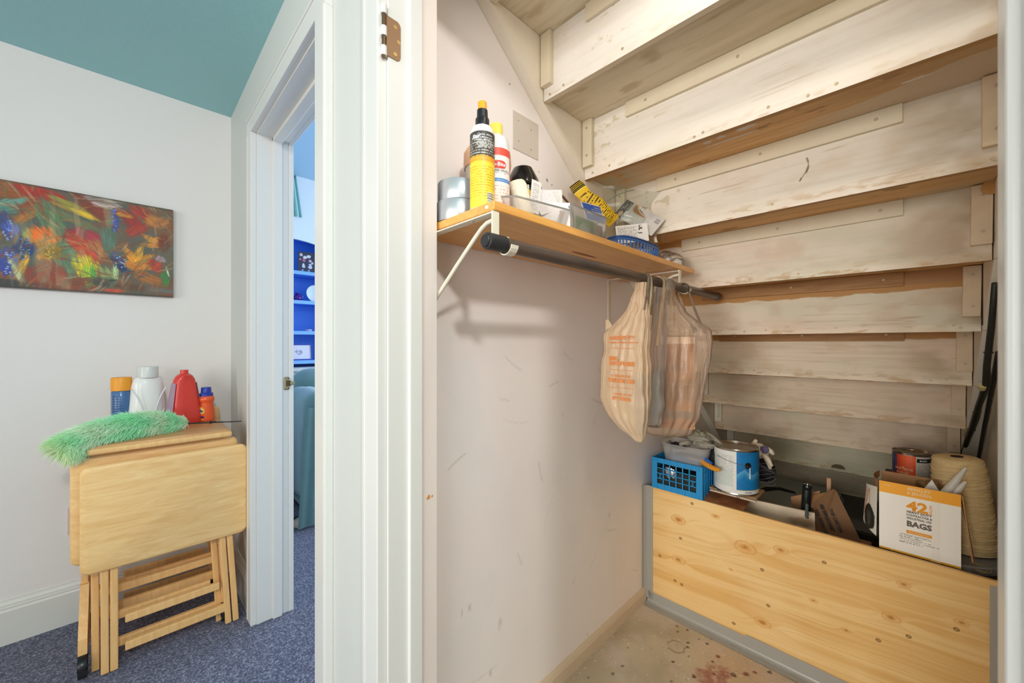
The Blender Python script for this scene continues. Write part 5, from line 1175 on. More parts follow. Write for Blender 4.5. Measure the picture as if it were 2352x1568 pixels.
tag(B().box(-.612, -.580, 1.150, 1.172, .945, 1.125, .003).done('grey_packet', mat('grey_blue_card', (134, 142, 160), .5), b1), 'grey-blue packet inside the bag')
g = B(); g.grid(lambda a, b_: Vector((-.722+.05*a, 1.158, 1.27+.035*b_*(1-a*.7)+.008*math.sin(a*8))), 8, 6); g.done('torn_corner', M_bag, b1, True, 180)
M_otx = mat('burnt_orange_ink', (226, 132, 62), .6)
U1, V1 = yaw_vec(yaw1)
def bagtext(s, z, size, dx=0, bold=.0004, sx=1):
    text(s, size*1.05, face(Vector((-.639, 1.160, z))+U1*dx-V1*.0385, U1, Vector((0, .0, 1))+U1*0), M_otx, b1, 'lettering', bold=bold, sx=sx*1.55)
bagtext('LASSVE TY', 1.245, .0155, 0, .0006, .8); bagtext('COME GARDEN CENTER', 1.230, .006, .004, .0002)
bagtext('RE,', 1.178, .016, -.030, .0008); bagtext('IN STORE', 1.162, .017, .0, .0008, .78)
bagtext('T SERVICE', 1.122, .010, -.004, .0003); bagtext('TRUCK OR', 1.107, .0165, -.002, .0008, .74)
bagtext('HAVE IT AT', 1.064, .008, .004, .0003); bagtext('D YOUR', 1.050, .014, .0, .0007, .8)
for z in (1.212, 1.142, 1.085): B().box(-.045, .045, -.0006, .0006, 0, .0004, 0, 2, face(Vector((-.639, 1.160, z))-V1*.0385, U1, (0, 0, 1))).done('print_rule', M_otx, b1)
b2 = empty('shopping_bag', (-.61, 1.29, .94), 'narrow bunched greyish clear bag between the two beige bags', 'bag', 'plastic bags hanging on the rod')
r2 = [(-.612, 1.285, .942, .022, .016), (-.612, 1.285, .955, .030, .026), (-.61, 1.288, 1.02, .033, .032), (-.605, 1.288, 1.12, .030, .03), (-.60, 1.285, 1.22, .028, .028), (-.59, 1.285, 1.32, .020, .024), (-.585, 1.285, 1.415, .014, .018)]
g, _ = bag_body(r2, .3, 6, .16, 2, 56, 34); g.done('body', M_bag2, b2, True, 180)
handle((-.60, 1.282, 1.36), (-.565, 1.282, 1.36), 1.284, .022, 2).done('handle', M_bag2, b2, True, 180)
g, _ = bag_body([(-.612, 1.286, .955, .018, .018), (-.61, 1.288, 1.0, .024, .024), (-.608, 1.288, 1.08, .018, .018), (-.60, 1.288, 1.14, .008, .01)], .3, 5, .2, 12, 40, 16); g.done('crumpled_contents', mat('dull_green_grey', (184, 184, 174), .6), b2, True, 180)
b3 = empty('shopping_bag', (-.585, 1.40, .9), 'thin beige carrier bag holding a flat brown box, rightmost on the rod', 'bag', 'plastic bags hanging on the rod')
yaw3 = math.radians(33)
r3 = [(-.615, 1.385, .893, .045, .012), (-.610, 1.388, .905, .078, .024), (-.600, 1.392, .96, .090, .038), (-.594, 1.397, 1.06, .100, .042), (-.588, 1.402, 1.16, .108, .042), (-.584, 1.405, 1.23, .112, .038), (-.583, 1.405, 1.275, .106, .032),
      (-.590, 1.385, 1.305, .080, .024), (-.592, 1.360, 1.34, .054, .020), (-.590, 1.340, 1.38, .034, .017), (-.584, 1.328, 1.420, .020, .016)]
g, f3 = bag_body(r3, yaw3, 11, .13, 3, 120, 60, 3.4); g.done('body', M_bag3, b3, True, 180)
handle((-.60, 1.32, 1.36), (-.566, 1.32, 1.36), 1.322, .026, 3).done('handle', M_bag3, b3, True, 180)
handle((-.535, 1.445, 1.265), (-.505, 1.46, 1.262), 1.462, .014, 5).done('handle', M_bag3, b3, True, 180)
U3, V3 = yaw_vec(yaw3)
def box3(u, v):
    c = full(u, (240, 214, 188)); c = lerp(c, (190, 140, 98), (u > .028)*(v < .30)*1.0)
    c = lerp(c, (126, 104, 86), (u > .028)*(v > .20)*(v < .225)*((u % .022) < .012)*.8*(u < .08)); c = lerp(c, (150, 120, 96), (u > .085)*(v > .205)*(v < .228)*((v % .008) < .003)*(u < .12))
    c = lerp(c, (150, 126, 104), (u > .034)*(u < .15)*(v > .155)*(v < .175)*((u*1.0+v*1.4) % .03 < .012)*.8); c = lerp(c, (170, 130, 96), (v > .10)*(v < .155)*(u > .034)); c = lerp(c, (206, 166, 130), (v > .155)*(v < .158)*(u > .03))
    c = lerp(c, (140, 122, 104), (v > .035)*(v < .062)*(u > .028)*.9); return c
O = Vector((-.592, 1.392, .925))-U3*.074-V3*.016
slab('brown_box', tuple(O), tuple(U3), (0, 0, 1), .145, .325, .028, 120, 180, box3, (214, 170, 140), M_flatprint, b3)

# ------------------------------------------------------------------ the plywood bin
pb = empty('plywood_panel', (-.34, 1.768, 0), 'knotty yellow plywood board closing off the foot of the stairs', 'panel')
knots = [(.145, .435, .020), (.41, .41, .024), (.145, .255, .018), (.53, .445, .014), (.47, .14, .018), (.83, .34, .014), (.94, .12, .016), (.86, .46, .010), (.30, .50, .010), (.72, .24, .008), (.98, .40, .009), (.63, .30, .008), (.36, .30, .006)]
def ply(u, v):
    du = np.zeros_like(u)
    for a, b_, r in knots: d = np.hypot((u-a)*.75, (v-b_)*1.6); du = du+np.exp(-(d/(r*2.6))**2)*r*1.8*np.sign(v-b_+1e-6)
    w_ = v-.06*u+du*.9+.020*fbm(u*3, v*5, 41, 3)
    g1 = fbm(u*1.2, w_*46, 42, 5); g2 = fbm(u*5, w_*210, 43, 3)
    c = lerp(full(u, (244, 204, 138)), (230, 178, 104), sm(g1, .42, .72)*.8); c = lerp(c, (250, 216, 158), sm(fbm(u*4, v*5, 44), .5, .8)*.6)
    rings_ = np.abs(((w_*38) % 1)-.5)*2; c = lerp(c, (206, 142, 66), sm(rings_, .90, 1.0)*sm(fbm(u*5, v*9, 45), .45, .65)*.32); c = lerp(c, (222, 168, 96), sm(g2, .55, .8)*.35)
    for a, b_, r in knots:
        d = np.hypot((u-a)/(r*1.25), (v-b_)/(r*.70))+(fbm(u*70, v*70, 46, 3)-.5)*.5
        c = lerp(c, (230, 172, 100), (1-sm(d, .9, 1.8))*.4); c = lerp(c, (206, 142, 70), (1-sm(d, .35, .95))*.7); c = lerp(c, (168, 104, 46), (1-sm(d, .1, .4))*.6)
        ring = np.abs(d-1.25); c = lerp(c, (200, 138, 66), (1-sm(ring, .03, .14))*.45)
    for a, b_ in ((.155, .355), (.47, .345), (.66, .45), (.49, .215), (.87, .30), (.80, .25), (.97, .375), (.06, .24), (.13, .155), (.16, .15), (.37, .085), (.205, .545-.02)):
        d = np.hypot(u-a, (v-b_)*1.2); c = lerp(c, (110, 74, 34), (1-sm(np.abs(d-.0052), .0008, .0022))*.8); c = lerp(c, (150, 104, 56), (1-sm(d, .003, .006))*.5)
    return lerp(c, (168, 112, 60), (1-sm(v, .0, .03))*.3)
slab('board', (-.868, 1.760, .0), (1, 0, 0), (0, 0, 1), 1.075, .550, .012, 720, 370, ply, (214, 170, 108), M_ply, pb)
M_tape.node_tree.nodes['Principled BSDF'].inputs['Roughness'].default_value = .34
def strip(prof_fn, a0, a1, nu, nv, nm):
    g = B(); g.grid(lambda a, b_: prof_fn(a0+(a1-a0)*a, b_), nu, nv); return g.done(nm, M_tape, pb, True, 180)
def floor_tape(x, b_, lift=0, wd=.052):
    # rolls from the board face down onto the floor with a soft fold
    n1 = mnoise.noise(Vector((x*14, 3, 0)))*.0025
    if b_ < .45: t = b_/.45; return Vector((x, 1.7585-lift, .004+wd-t*(wd-.012)+n1*.6+lift))
    if b_ < .62: t = (b_-.45)/.17; an = t*PI/2; return Vector((x, 1.7585-.014*(1-math.cos(an))-lift, .016-.0125*math.sin(an)+.003+lift))
    t = (b_-.62)/.38; return Vector((x, 1.7445-lift-t*(.026+n1), .0062+lift-.001*t+.0006*math.sin(x*60)))
strip(lambda x, b_: floor_tape(x, b_), -.868, -.44, 60, 22, 'tape_strip'); strip(lambda x, b_: floor_tape(x, b_, .0006, .060), -.455, .20, 80, 22, 'tape_strip')
strip(lambda z, b_: Vector((-.8845+.003*math.sin(b_*3)+(.034*b_ if b_ < .0 else 0)+.0, 1.735+.024*b_+.001*math.sin(z*30), z)) if b_ < .5 else Vector((-.8835+.040*(b_-.5)*2+.002, 1.747+.0115*min(1, (b_-.5)*6), z)), .02, .553, 30, 24, 'tape_strip')
strip(lambda z, b_: Vector((.165+.045*b_, 1.7585-.001*math.sin(z*18+b_*4), z+.01*b_)), .0, .535, 24, 8, 'tape_strip')

# ------------------------------------------------------------------ blue crate and its neighbours
cr = empty('milk_crate', (-.735, 1.843, .5505), 'small bright blue slotted crate on the left end of the plywood panel', 'crate')
M_crate = mat('crate_blue', (34, 144, 206), .45)
CX0, CX1, CY0, CY1, CZ0, CZ1 = -.846, -.619, 1.757, 1.934, .5505, .6935
def lattice(g, O, U, V, N, W_, H_, mu, m0, m1, nc, nr, t=.004, br=.0026):
    """frame with rectangular openings; margins mu (sides), m0/m1 (bottom/top)"""
    M_ = Matrix(((U[0], V[0], N[0], O[0]), (U[1], V[1], N[1], O[1]), (U[2], V[2], N[2], O[2]), (0, 0, 0, 1)))
    def bx(a0, a1, b0, b1, tt=t): g.box(a0, a1, b0, b1, -tt, 0, .0008, 1, M_)
    bx(0, mu, 0, H_); bx(W_-mu, W_, 0, H_); bx(mu, W_-mu, 0, m0); bx(mu, W_-mu, H_-m1, H_)
    cw, ch = (W_-2*mu)/nc, (H_-m0-m1)/nr
    for i in range(1, nc): bx(mu+i*cw-br, mu+i*cw+br, m0, H_-m1)
    for j in range(1, nr): bx(mu, W_-mu, m0+j*ch-br*.8, m0+j*ch+br*.8)
    return M_
g = B(); Mf = lattice(g, (CX0, CY0, CZ0), (1, 0, 0), (0, 0, 1), (0, -1, 0), CX1-CX0, CZ1-CZ0, .026, .026, .022, 6, 4)
for i in range(1, 8): xx = .0+i*(CX1-CX0)/7.4; g.box(xx-.0005, xx+.0005, .0, .018, 0, .0012, 0, 2, Mf); g.box(xx-.0005, xx+.0005, CZ1-CZ0-.018, CZ1-CZ0, 0, .0012, 0, 2, Mf)
for (a, b_) in ((0, 1), (5, 1)):
    cw, ch = (CX1-CX0-.052)/6, (CZ1-CZ0-.048)/4; cx_, cy_ = .026+(a+.5)*cw, .026+(b_+.5+.0)*ch
    g.box(cx_-.002, cx_+.002, cy_-ch/2, cy_+ch/2, -.003, -.0005, 0, 2, Mf); g.box(cx_-.006, cx_+.006, cy_+.006, cy_+.009, -.003, -.0005, 0, 2, Mf); g.box(cx_-.006, cx_+.006, cy_-.009, cy_-.006, -.003, -.0005, 0, 2, Mf)
g.done('front_side', M_crate, cr)
g = B(); lattice(g, (CX1, CY1, CZ0), (0, -1, 0), (0, 0, 1), (-1, 0, 0), CY1-CY0, CZ1-CZ0, .026, .026, .022, 5, 4); g.done('back_side', M_crate, cr) if False else g.b.free()
g = B(); g.box(CX0, CX1, CY1-.004, CY1, CZ0, CZ1, .0008, 1); g.done('back_side', M_crate, cr)
g = B(); g.box(CX0, CX0+.004, CY0+.004, CY1-.004, CZ0, CZ1, .0008, 1); g.done('left_side', M_crate, cr)
g = B(); g.box(CX1-.006, CX1-.003, CY0+.004, CY1-.004, CZ0, CZ1, 0)
for i in range(7): y_ = CY0+.004+i*(CY1-CY0-.010)/6; g.box(CX1-.003, CX1, y_, y_+.0035, CZ0, CZ1, .0005, 1)
for i in range(6): z_ = CZ0+i*(CZ1-CZ0-.004)/5; g.box(CX1-.003, CX1-.0005, CY0+.004, CY1-.004, z_, z_+.0035, .0005, 1)
g.done('right_side', M_crate, cr)
B().box(CX0+.004, CX1-.006, CY0+.004, CY1-.004, CZ0, CZ0+.003).done('bottom', M_crate, cr)
for x, z in ((CX0+.012, CZ1-.012), (CX1-.014, CZ1-.012), (CX0+.012, CZ0+.012), (CX1-.014, CZ0+.012)):
    g = B(); g.lathe([(.0032, 0), (.0036, .0006), (.0042, .0006), (.0046, 0)], (0, 0, 0), 20, Matrix.Translation((x, CY0-.0002, z)) @ Matrix.Rotation(PI/2, 4, 'X')); g.cyl((x, CY0-.0006, z), (x, CY0, z), .0016, n=10); g.done('rivet', M_crate, cr, True)
tag(B().box(CX0+.006, CX1-.008, CY0+.014, CY1-.006, CZ0+.0035, CZ0+.088, .003).done('dark_pack', mat('dull_dark_pack', (44, 46, 42), .7, .5, 60, .4, 40), None), 'dark pack filling the inside of the blue crate', 'pack')
def crumple(c, r, sc, amp, fr, seed, M=None, sub=4):
    g = B(); bmesh.ops.create_icosphere(g.b, subdivisions=sub, radius=1)
    for q in g.b.verts:
        n_ = q.co.normalized(); d = 1+amp*(abs(mnoise.noise(n_*fr+Vector((seed, 0, 0))))*2-.6)+amp*.5*mnoise.noise(n_*fr*2.7+Vector((0, seed, 0)))
        q.co = Vector((n_.x*sc[0], n_.y*sc[1], n_.z*sc[2]))*r*d
    bmesh.ops.transform(g.b, matrix=(Matrix.Translation(c) @ (M or Matrix())), verts=g.b.verts); return g
M_foil = mat('crumpled_foil', (214, 222, 228), .18, metal=1)
tag(crumple((-.765, 1.7675, .634), .025, (1, .25, 1), .22, 3.2, 4, None, 3).done('foil_ball', M_foil, None, False), 'crumpled silver foil ball seen through the front of the blue crate', 'foil')
for i in range(7):
    r_ = random.Random(40+i); x0 = CX0+.03+i*.024
    pass
# cloudy tub on the crate
tb = empty('plastic_tub', (-.705, 1.845, .64), 'cloudy translucent tub sitting in the top of the blue crate', 'tub')
M_tub = film('frosted_tub', (244, 246, 248), .42, .3, .45)
def tubf(a, b_):
    an = a*2*PI; p = 5.0; cs, sn = math.cos(an), math.sin(an); k_ = (abs(cs)**p+abs(sn)**p)**(-1/p); w_ = .086+.018*b_; h_ = .060+.012*b_
    if b_ > .93: w_ += .003; h_ += .003
    return Vector((-.712+w_*cs*k_, 1.842+h_*sn*k_, .662+.104*b_+.0*cs))
g = B(); g.grid(tubf, 96, 24, True); g.b.verts.ensure_lookup_table(); g.b.faces.new([g.b.verts[i] for i in range(96)][::-1]); g.done('body', M_tub, tb, True, 180)
B().box(-.78, -.65, 1.80, 1.885, .6645, .708, .012, 3).done('blue_contents', mat('faded_blue_cloth', (104, 128, 158), .8, .6, 80, .2, 30), tb, True)
tag(crumple((-.760, 1.85, .742), .030, (1.2, .8, .5), .3, 2.5, 3).done('black_rag', mat('black_rag', (30, 32, 36), .8), None, True, 180), 'black rag poking out of the cloudy tub', 'rag')
M_glove = film('dirty_clear_vinyl', (214, 210, 190), .80, .25)
gl = empty('vinyl_gloves', (-.665, 1.87, .77), 'crumpled off-white disposable gloves heaped on the cloudy tub', 'gloves')
crumple((-.668, 1.870, .792), .052, (1.0, .8, .62), .34, 2.4, 9).done('crumpled_glove', M_glove, gl, True, 180)
crumple((-.640, 1.840, .772), .040, (1.1, .6, .45), .30, 2.8, 17).done('crumpled_glove', M_glove, gl, True, 180)
for i, (a, b_) in enumerate([((-.655, 1.89, .815), (-.575, 1.875, .775)), ((-.66, 1.90, .80), (-.585, 1.89, .765)), ((-.70, 1.83, .77), (-.735, 1.80, .762))]):
    a, b_ = Vector(a), Vector(b_); B().tube([a, a.lerp(b_, .4)+Vector((0, 0, .006)), a.lerp(b_, .75)+Vector((0, 0, .002)), b_], [.013, .011, .009, .006], 12).done('glove_finger', M_glove, gl, True, 180)
# shears with orange handle
sc2 = empty('scissors', (-.57, 1.82, .70), 'orange handled shears with a blue inset resting between crate and paint can', 'scissors')
B().tube([(-.640, 1.80, .710), (-.615, 1.785, .703), (-.585, 1.765, .700), (-.560, 1.752, .699), (-.545, 1.745, .703)], [.010, .0115, .011, .009, .005], 12).done('handle', mat('amber_plastic', (226, 150, 40), .35, coat=.3), sc2, True)
B().tube([(-.635, 1.805, .722), (-.612, 1.795, .717), (-.590, 1.782, .711)], [.008, .009, .006], 12).done('handle_inset', mat('tool_blue', (30, 104, 190), .35), sc2, True)
B().box(-.70, -.63, 1.80, 1.812, .700, .712, .002).done('blade', M_chrome, sc2)
tag(crumple((-.598, 1.845, .725), .030, (.8, .8, 1.3), .3, 2.6, 5).done('black_pouch', mat('black_pouch', (24, 26, 30), .6), None, True, 180), 'small black pouch wedged between the crate and the paint can', 'pouch')
# big paint can
c = (-.521, 1.872, .5985); ca = camang(c); r_ = .0845
pc2 = empty('paint_can', c, 'large white and blue labelled paint can right of the blue crate', 'can')
B().lathe([(0, .003), (.080, .003), (.082, 0), (.0855, 0), (.0855, .004), (r_, .006), (r_, .180), (.0862, .182), (.0868, .186), (.0850, .189), (.082, .1885), (.080, .184), (.072, .184), (.070, .181), (0, .181)], c, 56).done('body', M_chrome, pc2, True, 30)
def plab(u, v):
    W_ = 3.4*r_; x = u/W_; c_ = full(u, (226, 226, 222)); t = v/.172
    ln_ = (np.sin(v*2*PI/.0052) > .2)*(fbm(u*200, np.floor(v/.0052)*3.7, 21, 2) > .36)*(x > .12)*(x < .475); c_ = lerp(c_, (150, 164, 160), ln_*(t > .14)*(t < .90)*.55); c_ = lerp(c_, (188, 206, 196), (x > .14)*(x < .465)*(t > .14)*(t < .55)*.35)
    bl_ = (x > .51)*(t > .10); base = np.array((18, 120, 184))*np.ones(u.shape+(3,)); base = lerp(base, (30, 104, 160), sm(fbm(u*30, v*30, 22), .4, .7)*.5)
    mt = np.minimum(np.abs(((u-.165)/.030)), 3); peak = .46+.13*np.maximum(0, 1-np.abs(u-.175)/.026)+.06*np.maximum(0, 1-np.abs(u-.235)/.02)+.02*fbm(u*120, v*0, 23, 2)
    base = lerp(base, (104, 176, 216), ((t < peak)*sm(t, peak-.22, peak))*.8)
    c_ = lerp(c_, (0, 0, 0), bl_*0.0); c_ = np.where(bl_[..., None] > 0, base, c_)
    c_ = lerp(c_, (196, 178, 120), (x > .51)*(t > .085)*(t <= .10)*1.0)
    dk = np.hypot(u-.190, (v-.118)); c_ = lerp(c_, (14, 14, 16), 1-sm(dk, .0125, .0135)); c_ = lerp(c_, (60, 56, 54), (x > .62)*(x < .72)*(t > .035)*(t < .055)*.6)
    return c_
cylpaint('wrap_label', c, r_+.0004, ca-1.70, ca+1.70, .007, .179, 320, 200, plab, M_flatprint, pc2)
B().tube([(c[0]+(r_+.004)*math.cos(ca+a), c[1]+(r_+.004)*math.sin(ca+a), c[2]+.128-.012*math.cos(a*1.2)*0-.018*(a-.25)) for a in [-.9, -.5, -.1, .3, .52]], .0011, 6).done('bail_wire', M_chrome, pc2, True)
tag(B().lathe([(0, 0), (.0025, 0), (.0015, .045), (0, .046)], (c[0]+(r_+.0015)*math.cos(ca+.62), c[1]+(r_+.0015)*math.sin(ca+.62), c[2]+.072), 10).done('paint_drip', M_paper, pc2, True), 'white paint drip')
# boards under the can
bb_ = slab('brown_board', (-.640, 1.776, .552), (1, 0, 0), (0, .975, .222), .175, .15, .006, 40, 40, lambda u, v: lerp(full(u, (150, 98, 62)), (128, 80, 50), sm(fbm(u*20, v*20, 3), .4, .7)), (120, 80, 50), M_flatprint)
bb_.rotation_euler = (0, 0, -.0); tag(bb_, 'brown hardboard piece sloping up under the paint can', 'board')
wc_ = B().box(-.60, -.425, 1.787, 1.802, .590, .596, .002, 2, Matrix.Translation((-.5, 1.79, .59)) @ Matrix.Rotation(-.02, 4, 'Z') @ Matrix.Translation((.5, -1.79, -.59))).done('paint_stick', mat('pale_stir_stick', (206, 186, 160), .7), None)
tag(wc_, 'pale wooden paint stirring stick under the front of the paint can', 'stick')
for i in range(2): B().box(-.495+i*.008, -.491+i*.008, 1.786, 1.7866, .591, .595).done('print_mark', M_ink, wc_)
wl = tag(B().box(-.61, -.43, 1.815, 1.945, .5905, .5975, .001).done('wood_block', mat('scrap_wood', (176, 140, 100), .7), None), 'thin wooden scrap directly beneath the paint can', 'board')
# work glove & black mesh behind the can
wg = empty('work_glove', (-.455, 2.03, .72), 'cream work glove with purple and red patches behind the paint can', 'glove')
crumple((-.470, 2.03, .742), .036, (1.0, .7, .9), .22, 2.2, 31).done('palm', mat('cream_leather', (222, 208, 184), .7), wg, True, 180)
M_gl = bpy.data.materials['cream_leather']
for a, b_ in (((-.455, 2.02, .735), (-.415, 2.0, .690)), ((-.50, 2.03, .755), (-.482, 2.03, .790)), ((-.45, 2.03, .725), (-.425, 2.02, .672)), ((-.44, 2.03, .755), (-.415, 2.03, .735))):
    a, b_ = Vector(a), Vector(b_); B().tube([a, a.lerp(b_, .5)+Vector((.003, 0, .002)), b_], [.012, .0105, .006], 12).done('finger', M_gl, wg, True, 180)
tag(crumple((-.446, 2.012, .755), .017, (1, .6, 1), .15, 2, 7, None, 3).done('purple_patch', mat('purple_cloth', (110, 96, 136), .8), wg, True, 180), 'purple cloth patch')
tag(B().cyl((-.479, 2.005, .733), (-.477, 1.997, .732), .009, .008, n=18).done('red_patch', mat('dark_red_patch', (150, 62, 66), .6), wg), 'dark red round patch')
bm_ = empty('mesh_bag', (-.46, 2.06, .60), 'black mesh bag below the cream work glove', 'bag')
crumple((-.462, 2.07, .650), .055, (.85, .7, .95), .2, 2.2, 41).done('body', mat('black_mesh', (30, 30, 34), .8, .8, 160), bm_, True, 180)
for i in range(9): B().tube([(-.462+.052*math.cos(a)*(.9), 2.07+.052*math.sin(a)*.75, .60+.012*i+.01*math.sin(a*2+i)) for a in [-2.6+.2*j for j in range(14)]], .0012, 5).done('mesh_cord', mat('grey_cord', (112, 112, 116), .6) if i == 0 else bpy.data.materials['grey_cord'], bm_, True)

# ------------------------------------------------------------------ things behind the panel
bx0 = B().box(-.66, -.08, 2.02, 2.82, .006, .20, .006); tag(bx0.done('storage_box', mat('dark_storage_box', (40, 42, 42), .6), None), 'dark lower storage box under the grey toolbox', 'box')
tbx = empty('toolbox', (-.44, 2.45, .20), 'dark green-grey plastic toolbox lid with a carrying slot behind the paint can', 'toolbox')
M_tool = mat('grey_green_plastic', (138, 146, 138), .5, .15, 120, .1, 10)
g = B(); g.box(-.655, -.24, 2.18, 2.80, .205, .395, .03, 4); g.done('body', M_tool, tbx, True)
g = B(); g.prism(rrect(.40, .60, .10, 8), .022, Matrix.Translation((-.647, 2.19, .396))); g.done('lid', M_tool, tbx, True, 30)
sl_ = [(-.58, 2.47), (-.56, 2.55), (-.50, 2.60), (-.43, 2.58), (-.42, 2.55), (-.50, 2.55), (-.54, 2.48)]
g = B(); g.prism(sl_, .002, Matrix.Translation((0, 0, .4185))); g.done('carrying_slot', mat('slot_black', (8, 8, 8), .8), tbx)
g = B(); g.tube([(-.42, 2.56, .421), (-.395, 2.535, .421), (-.375, 2.50, .421), (-.37, 2.47, .421)], [.005, .009, .010, .006], 10); tag(g.done('pale_tape_scrap', mat('pale_green_tape', (140, 146, 120), .5), tbx, True), 'pale green scrap beside the slot')
tag(B().box(-.60, -.555, 2.21, 2.24, .4185, .4215, .001).done('white_tag', M_paper, tbx), 'small white tag')
def tan(u, v):
    c = lerp(full(u, (230, 212, 184)), (214, 194, 166), sm(fbm(u*8, v*8, 61), .4, .7)); d = np.hypot((u-.245)/.05, (v-.50)/.025)+(fbm(u*50, v*50, 62, 3)-.5)*.8
    return lerp(c, (150, 118, 88), (1-sm(d, .4, 1.1))*.7)
tn = slab('tan_board', (-.525, 1.892, .006), (.996, .02, .03), (-.03, .06, .995), .285, .545, .010, 120, 200, tan, (196, 176, 148), M_flatprint)
tag(tn, 'tan hardboard sheet standing just behind the plywood panel', 'board')
sp_ = B(); sp_.tube([(-.275+.0012*math.sin(i*1.9), 1.878, .548+i*.0035) for i in range(17)], [.0052+.0008*(i % 2) for i in range(17)], 10); tag(sp_.done('grey_putty_strip', mat('grey_green_putty', (74, 84, 82), .6), None, True), 'short grey-green ribbed strip stuck on the tan board', 'strip')
fl_ = empty('flashlight', (-.300, 2.02, .46), 'black cylindrical flashlight standing upright behind the tan board', 'flashlight')
M = Matrix.Translation((-.304, 2.02, .46)) @ Matrix.Rotation(.06, 4, 'Y')
B().lathe([(0, 0), (.016, 0), (.0165, .01), (.0165, .152), (.0155, .156), (.0155, .160), (.0165, .163), (.0165, .172), (.014, .178), (0, .179)], (0, 0, 0), 32, M).done('barrel', mat('gloss_dark_green_black', (26, 34, 34), .2, coat=.4), fl_, True, 30)
B().lathe([(0, .1785), (.007, .1785), (.006, .182), (0, .183)], (0, 0, 0), 20, M).done('end_button', M_chrome, fl_, True)
B().box(-.34, -.26, 1.98, 2.06, .42, .46).done('base_block', M_blackm, fl_)
# cardboard carton with upside-down shipping print
cb_ = empty('cardboard_carton', (-.20, 2.02, .20), 'brown cardboard carton flap with black handling print left of the contractor bag box', 'carton')
CU = Vector((.62, -.25, -.55)).normalized(); CV = Vector((.35, .35, .87)); CV = (CV-CU*CV.dot(CU)).normalized()
pA, pB, pC, pD, pE = Vector((-.275, 2.02, .565)), Vector((-.215, 2.07, .628)), Vector((-.205, 2.06, .626)), Vector((-.085, 1.985, .40)), Vector((-.262, 1.965, .40))
pD = Vector((-.105, 2.00, .42)); 
g = B(); a_ = [g.b.verts.new(p) for p in (pA, pB, pC, pD, pE)]; g.b.faces.new(a_); o = g.done('printed_flap', mat('shadow_cardboard', (134, 98, 66), .8, .2, 90), cb_); md = o.modifiers.new('t', 'SOLIDIFY'); md.thickness = .004
N_ = (pB-pA).cross(pE-pA).normalized(); N_ = -N_ if N_.y > 0 else N_
d_ = (pD-pC).normalized(); e_ = N_.cross(d_).normalized()
for i, tx in enumerate(['HANDLE WITH CARE', 'THIS CARTON', 'SEE IMPORTANT', 'FOR BRICK USE', 'KEEP']):
    pp = pB+d_*(.10+.014*(i % 2))-e_*(.018+.0255*i)*(1 if (pE-pB).dot(-e_) > 0 else -1)+N_*.003
    text(tx, .017 if i < 4 else .02, face(pp, d_, e_), M_ink, cb_, 'lettering', bold=.0007, sx=.8)
g = B(); g.quad((-.365, 2.10, .545), (-.262, 2.10, .600), (-.262, 2.10, .44), (-.35, 2.10, .44)); o = g.done('rear_flap', M_card, cb_); md = o.modifiers.new('t', 'SOLIDIFY'); md.thickness = .004
g = B(); g.quad((-.300, 2.065, .575), (-.235, 2.09, .604), (-.228, 2.05, .58), (-.280, 2.02, .545)); o = g.done('folded_flap', M_card, cb_); md = o.modifiers.new('t', 'SOLIDIFY'); md.thickness = .004
B().box(-.34, -.10, 2.0, 2.10, .205, .44, .002, 1).done('carton_body', M_card, cb_)
tag(B().box(-.251, -.236, 2.195, 2.205, .203, .633, .001, 1).done('wood_stake', mat('pinkish_wood', (206, 160, 124), .7), None), 'thin pinkish wooden stake standing behind the cardboard carton', 'stick')
# bucket with grey lid
bu = empty('bucket', (.045, 1.97, .006), 'bucket with a dull grey lid at the right behind the panel', 'bucket')
B().lathe([(0, 0), (.105, 0), (.119, .50), (.121, .522), (0, .522)], (.085, 1.955, .006), 48).done('body', mat('brown_grey_bucket', (112, 92, 74), .5), bu, True, 40)
B().lathe([(0, .541), (.114, .541), (.120, .545), (.126, .545), (.129, .541), (.129, .522), (.124, .522), (.122, .529), (0, .529)], (.085, 1.955, 0), 64).done('lid', mat('dull_grey_lid', (134, 132, 126), .55, .2, 200), bu, True, 30)
g = B()
for r0, sx_ in ((.040, 1), (.028, 1)): g.tube([(.155+r0*.55*math.cos(a), 1.855+r0*math.sin(a)*.8, .5418) for a in [2*PI*i/30 for i in range(31)]], .0012, 6, False)
g.done('embossed_ring', mat('pale_lid_mark', (170, 150, 110), .6), bu, True)
# contractor bag box
bbx = empty('bag_box', (.023, 1.86, .5455), 'open white and orange box of 42 gallon contractor bags on the bucket lid', 'box')
X0, X1, Y0, Y1, Z0_, Z1_ = -.067, .113, 1.790, 1.935, .5460, .770
def bfront(u, v):
    c = full(u, (250, 244, 234)); c = lerp(c, (250, 172, 36), sm(v, .187-.00*u, .1875)); c = lerp(c, (216, 156, 30), 1-sm(v, .006, .0066))
    c = lerp(c, (240, 230, 216), (np.abs(u-.128) < .010)*(v < .187)*.4); c = lerp(c, (242, 160, 40), (u > .064)*(u < .120)*(v > .070)*(v < .0805)*1.0)
    for i in range(5):
        zz = .062-.0058*i; ln_ = (np.abs(v-zz) < .0011)*(fbm(u*700, u*0+i*5, 71, 2) > .38)*(u > .048)*(u < (.118, .100, .118, .138, .100)[i]); c = lerp(c, (110, 100, 92), ln_*.7)
    return c
def bfo(u, v): return .003*np.sin(u/.18*PI)
slab('front_panel', (X0, Y0, Z0_), (1, 0, 0), (0, 0, 1), X1-X0, Z1_-Z0_, .0014, 180, 220, bfront, (226, 210, 190), M_flatprint, bbx, None)
fz = lambda x, z: face((X0+x, Y0-.0006, Z0_+z), (1, 0, 0), (0, 0, 1))
M_tx = mat('warm_grey_ink', (106, 96, 88), .6); M_peach = mat('pale_peach_ink', (250, 222, 176), .6)
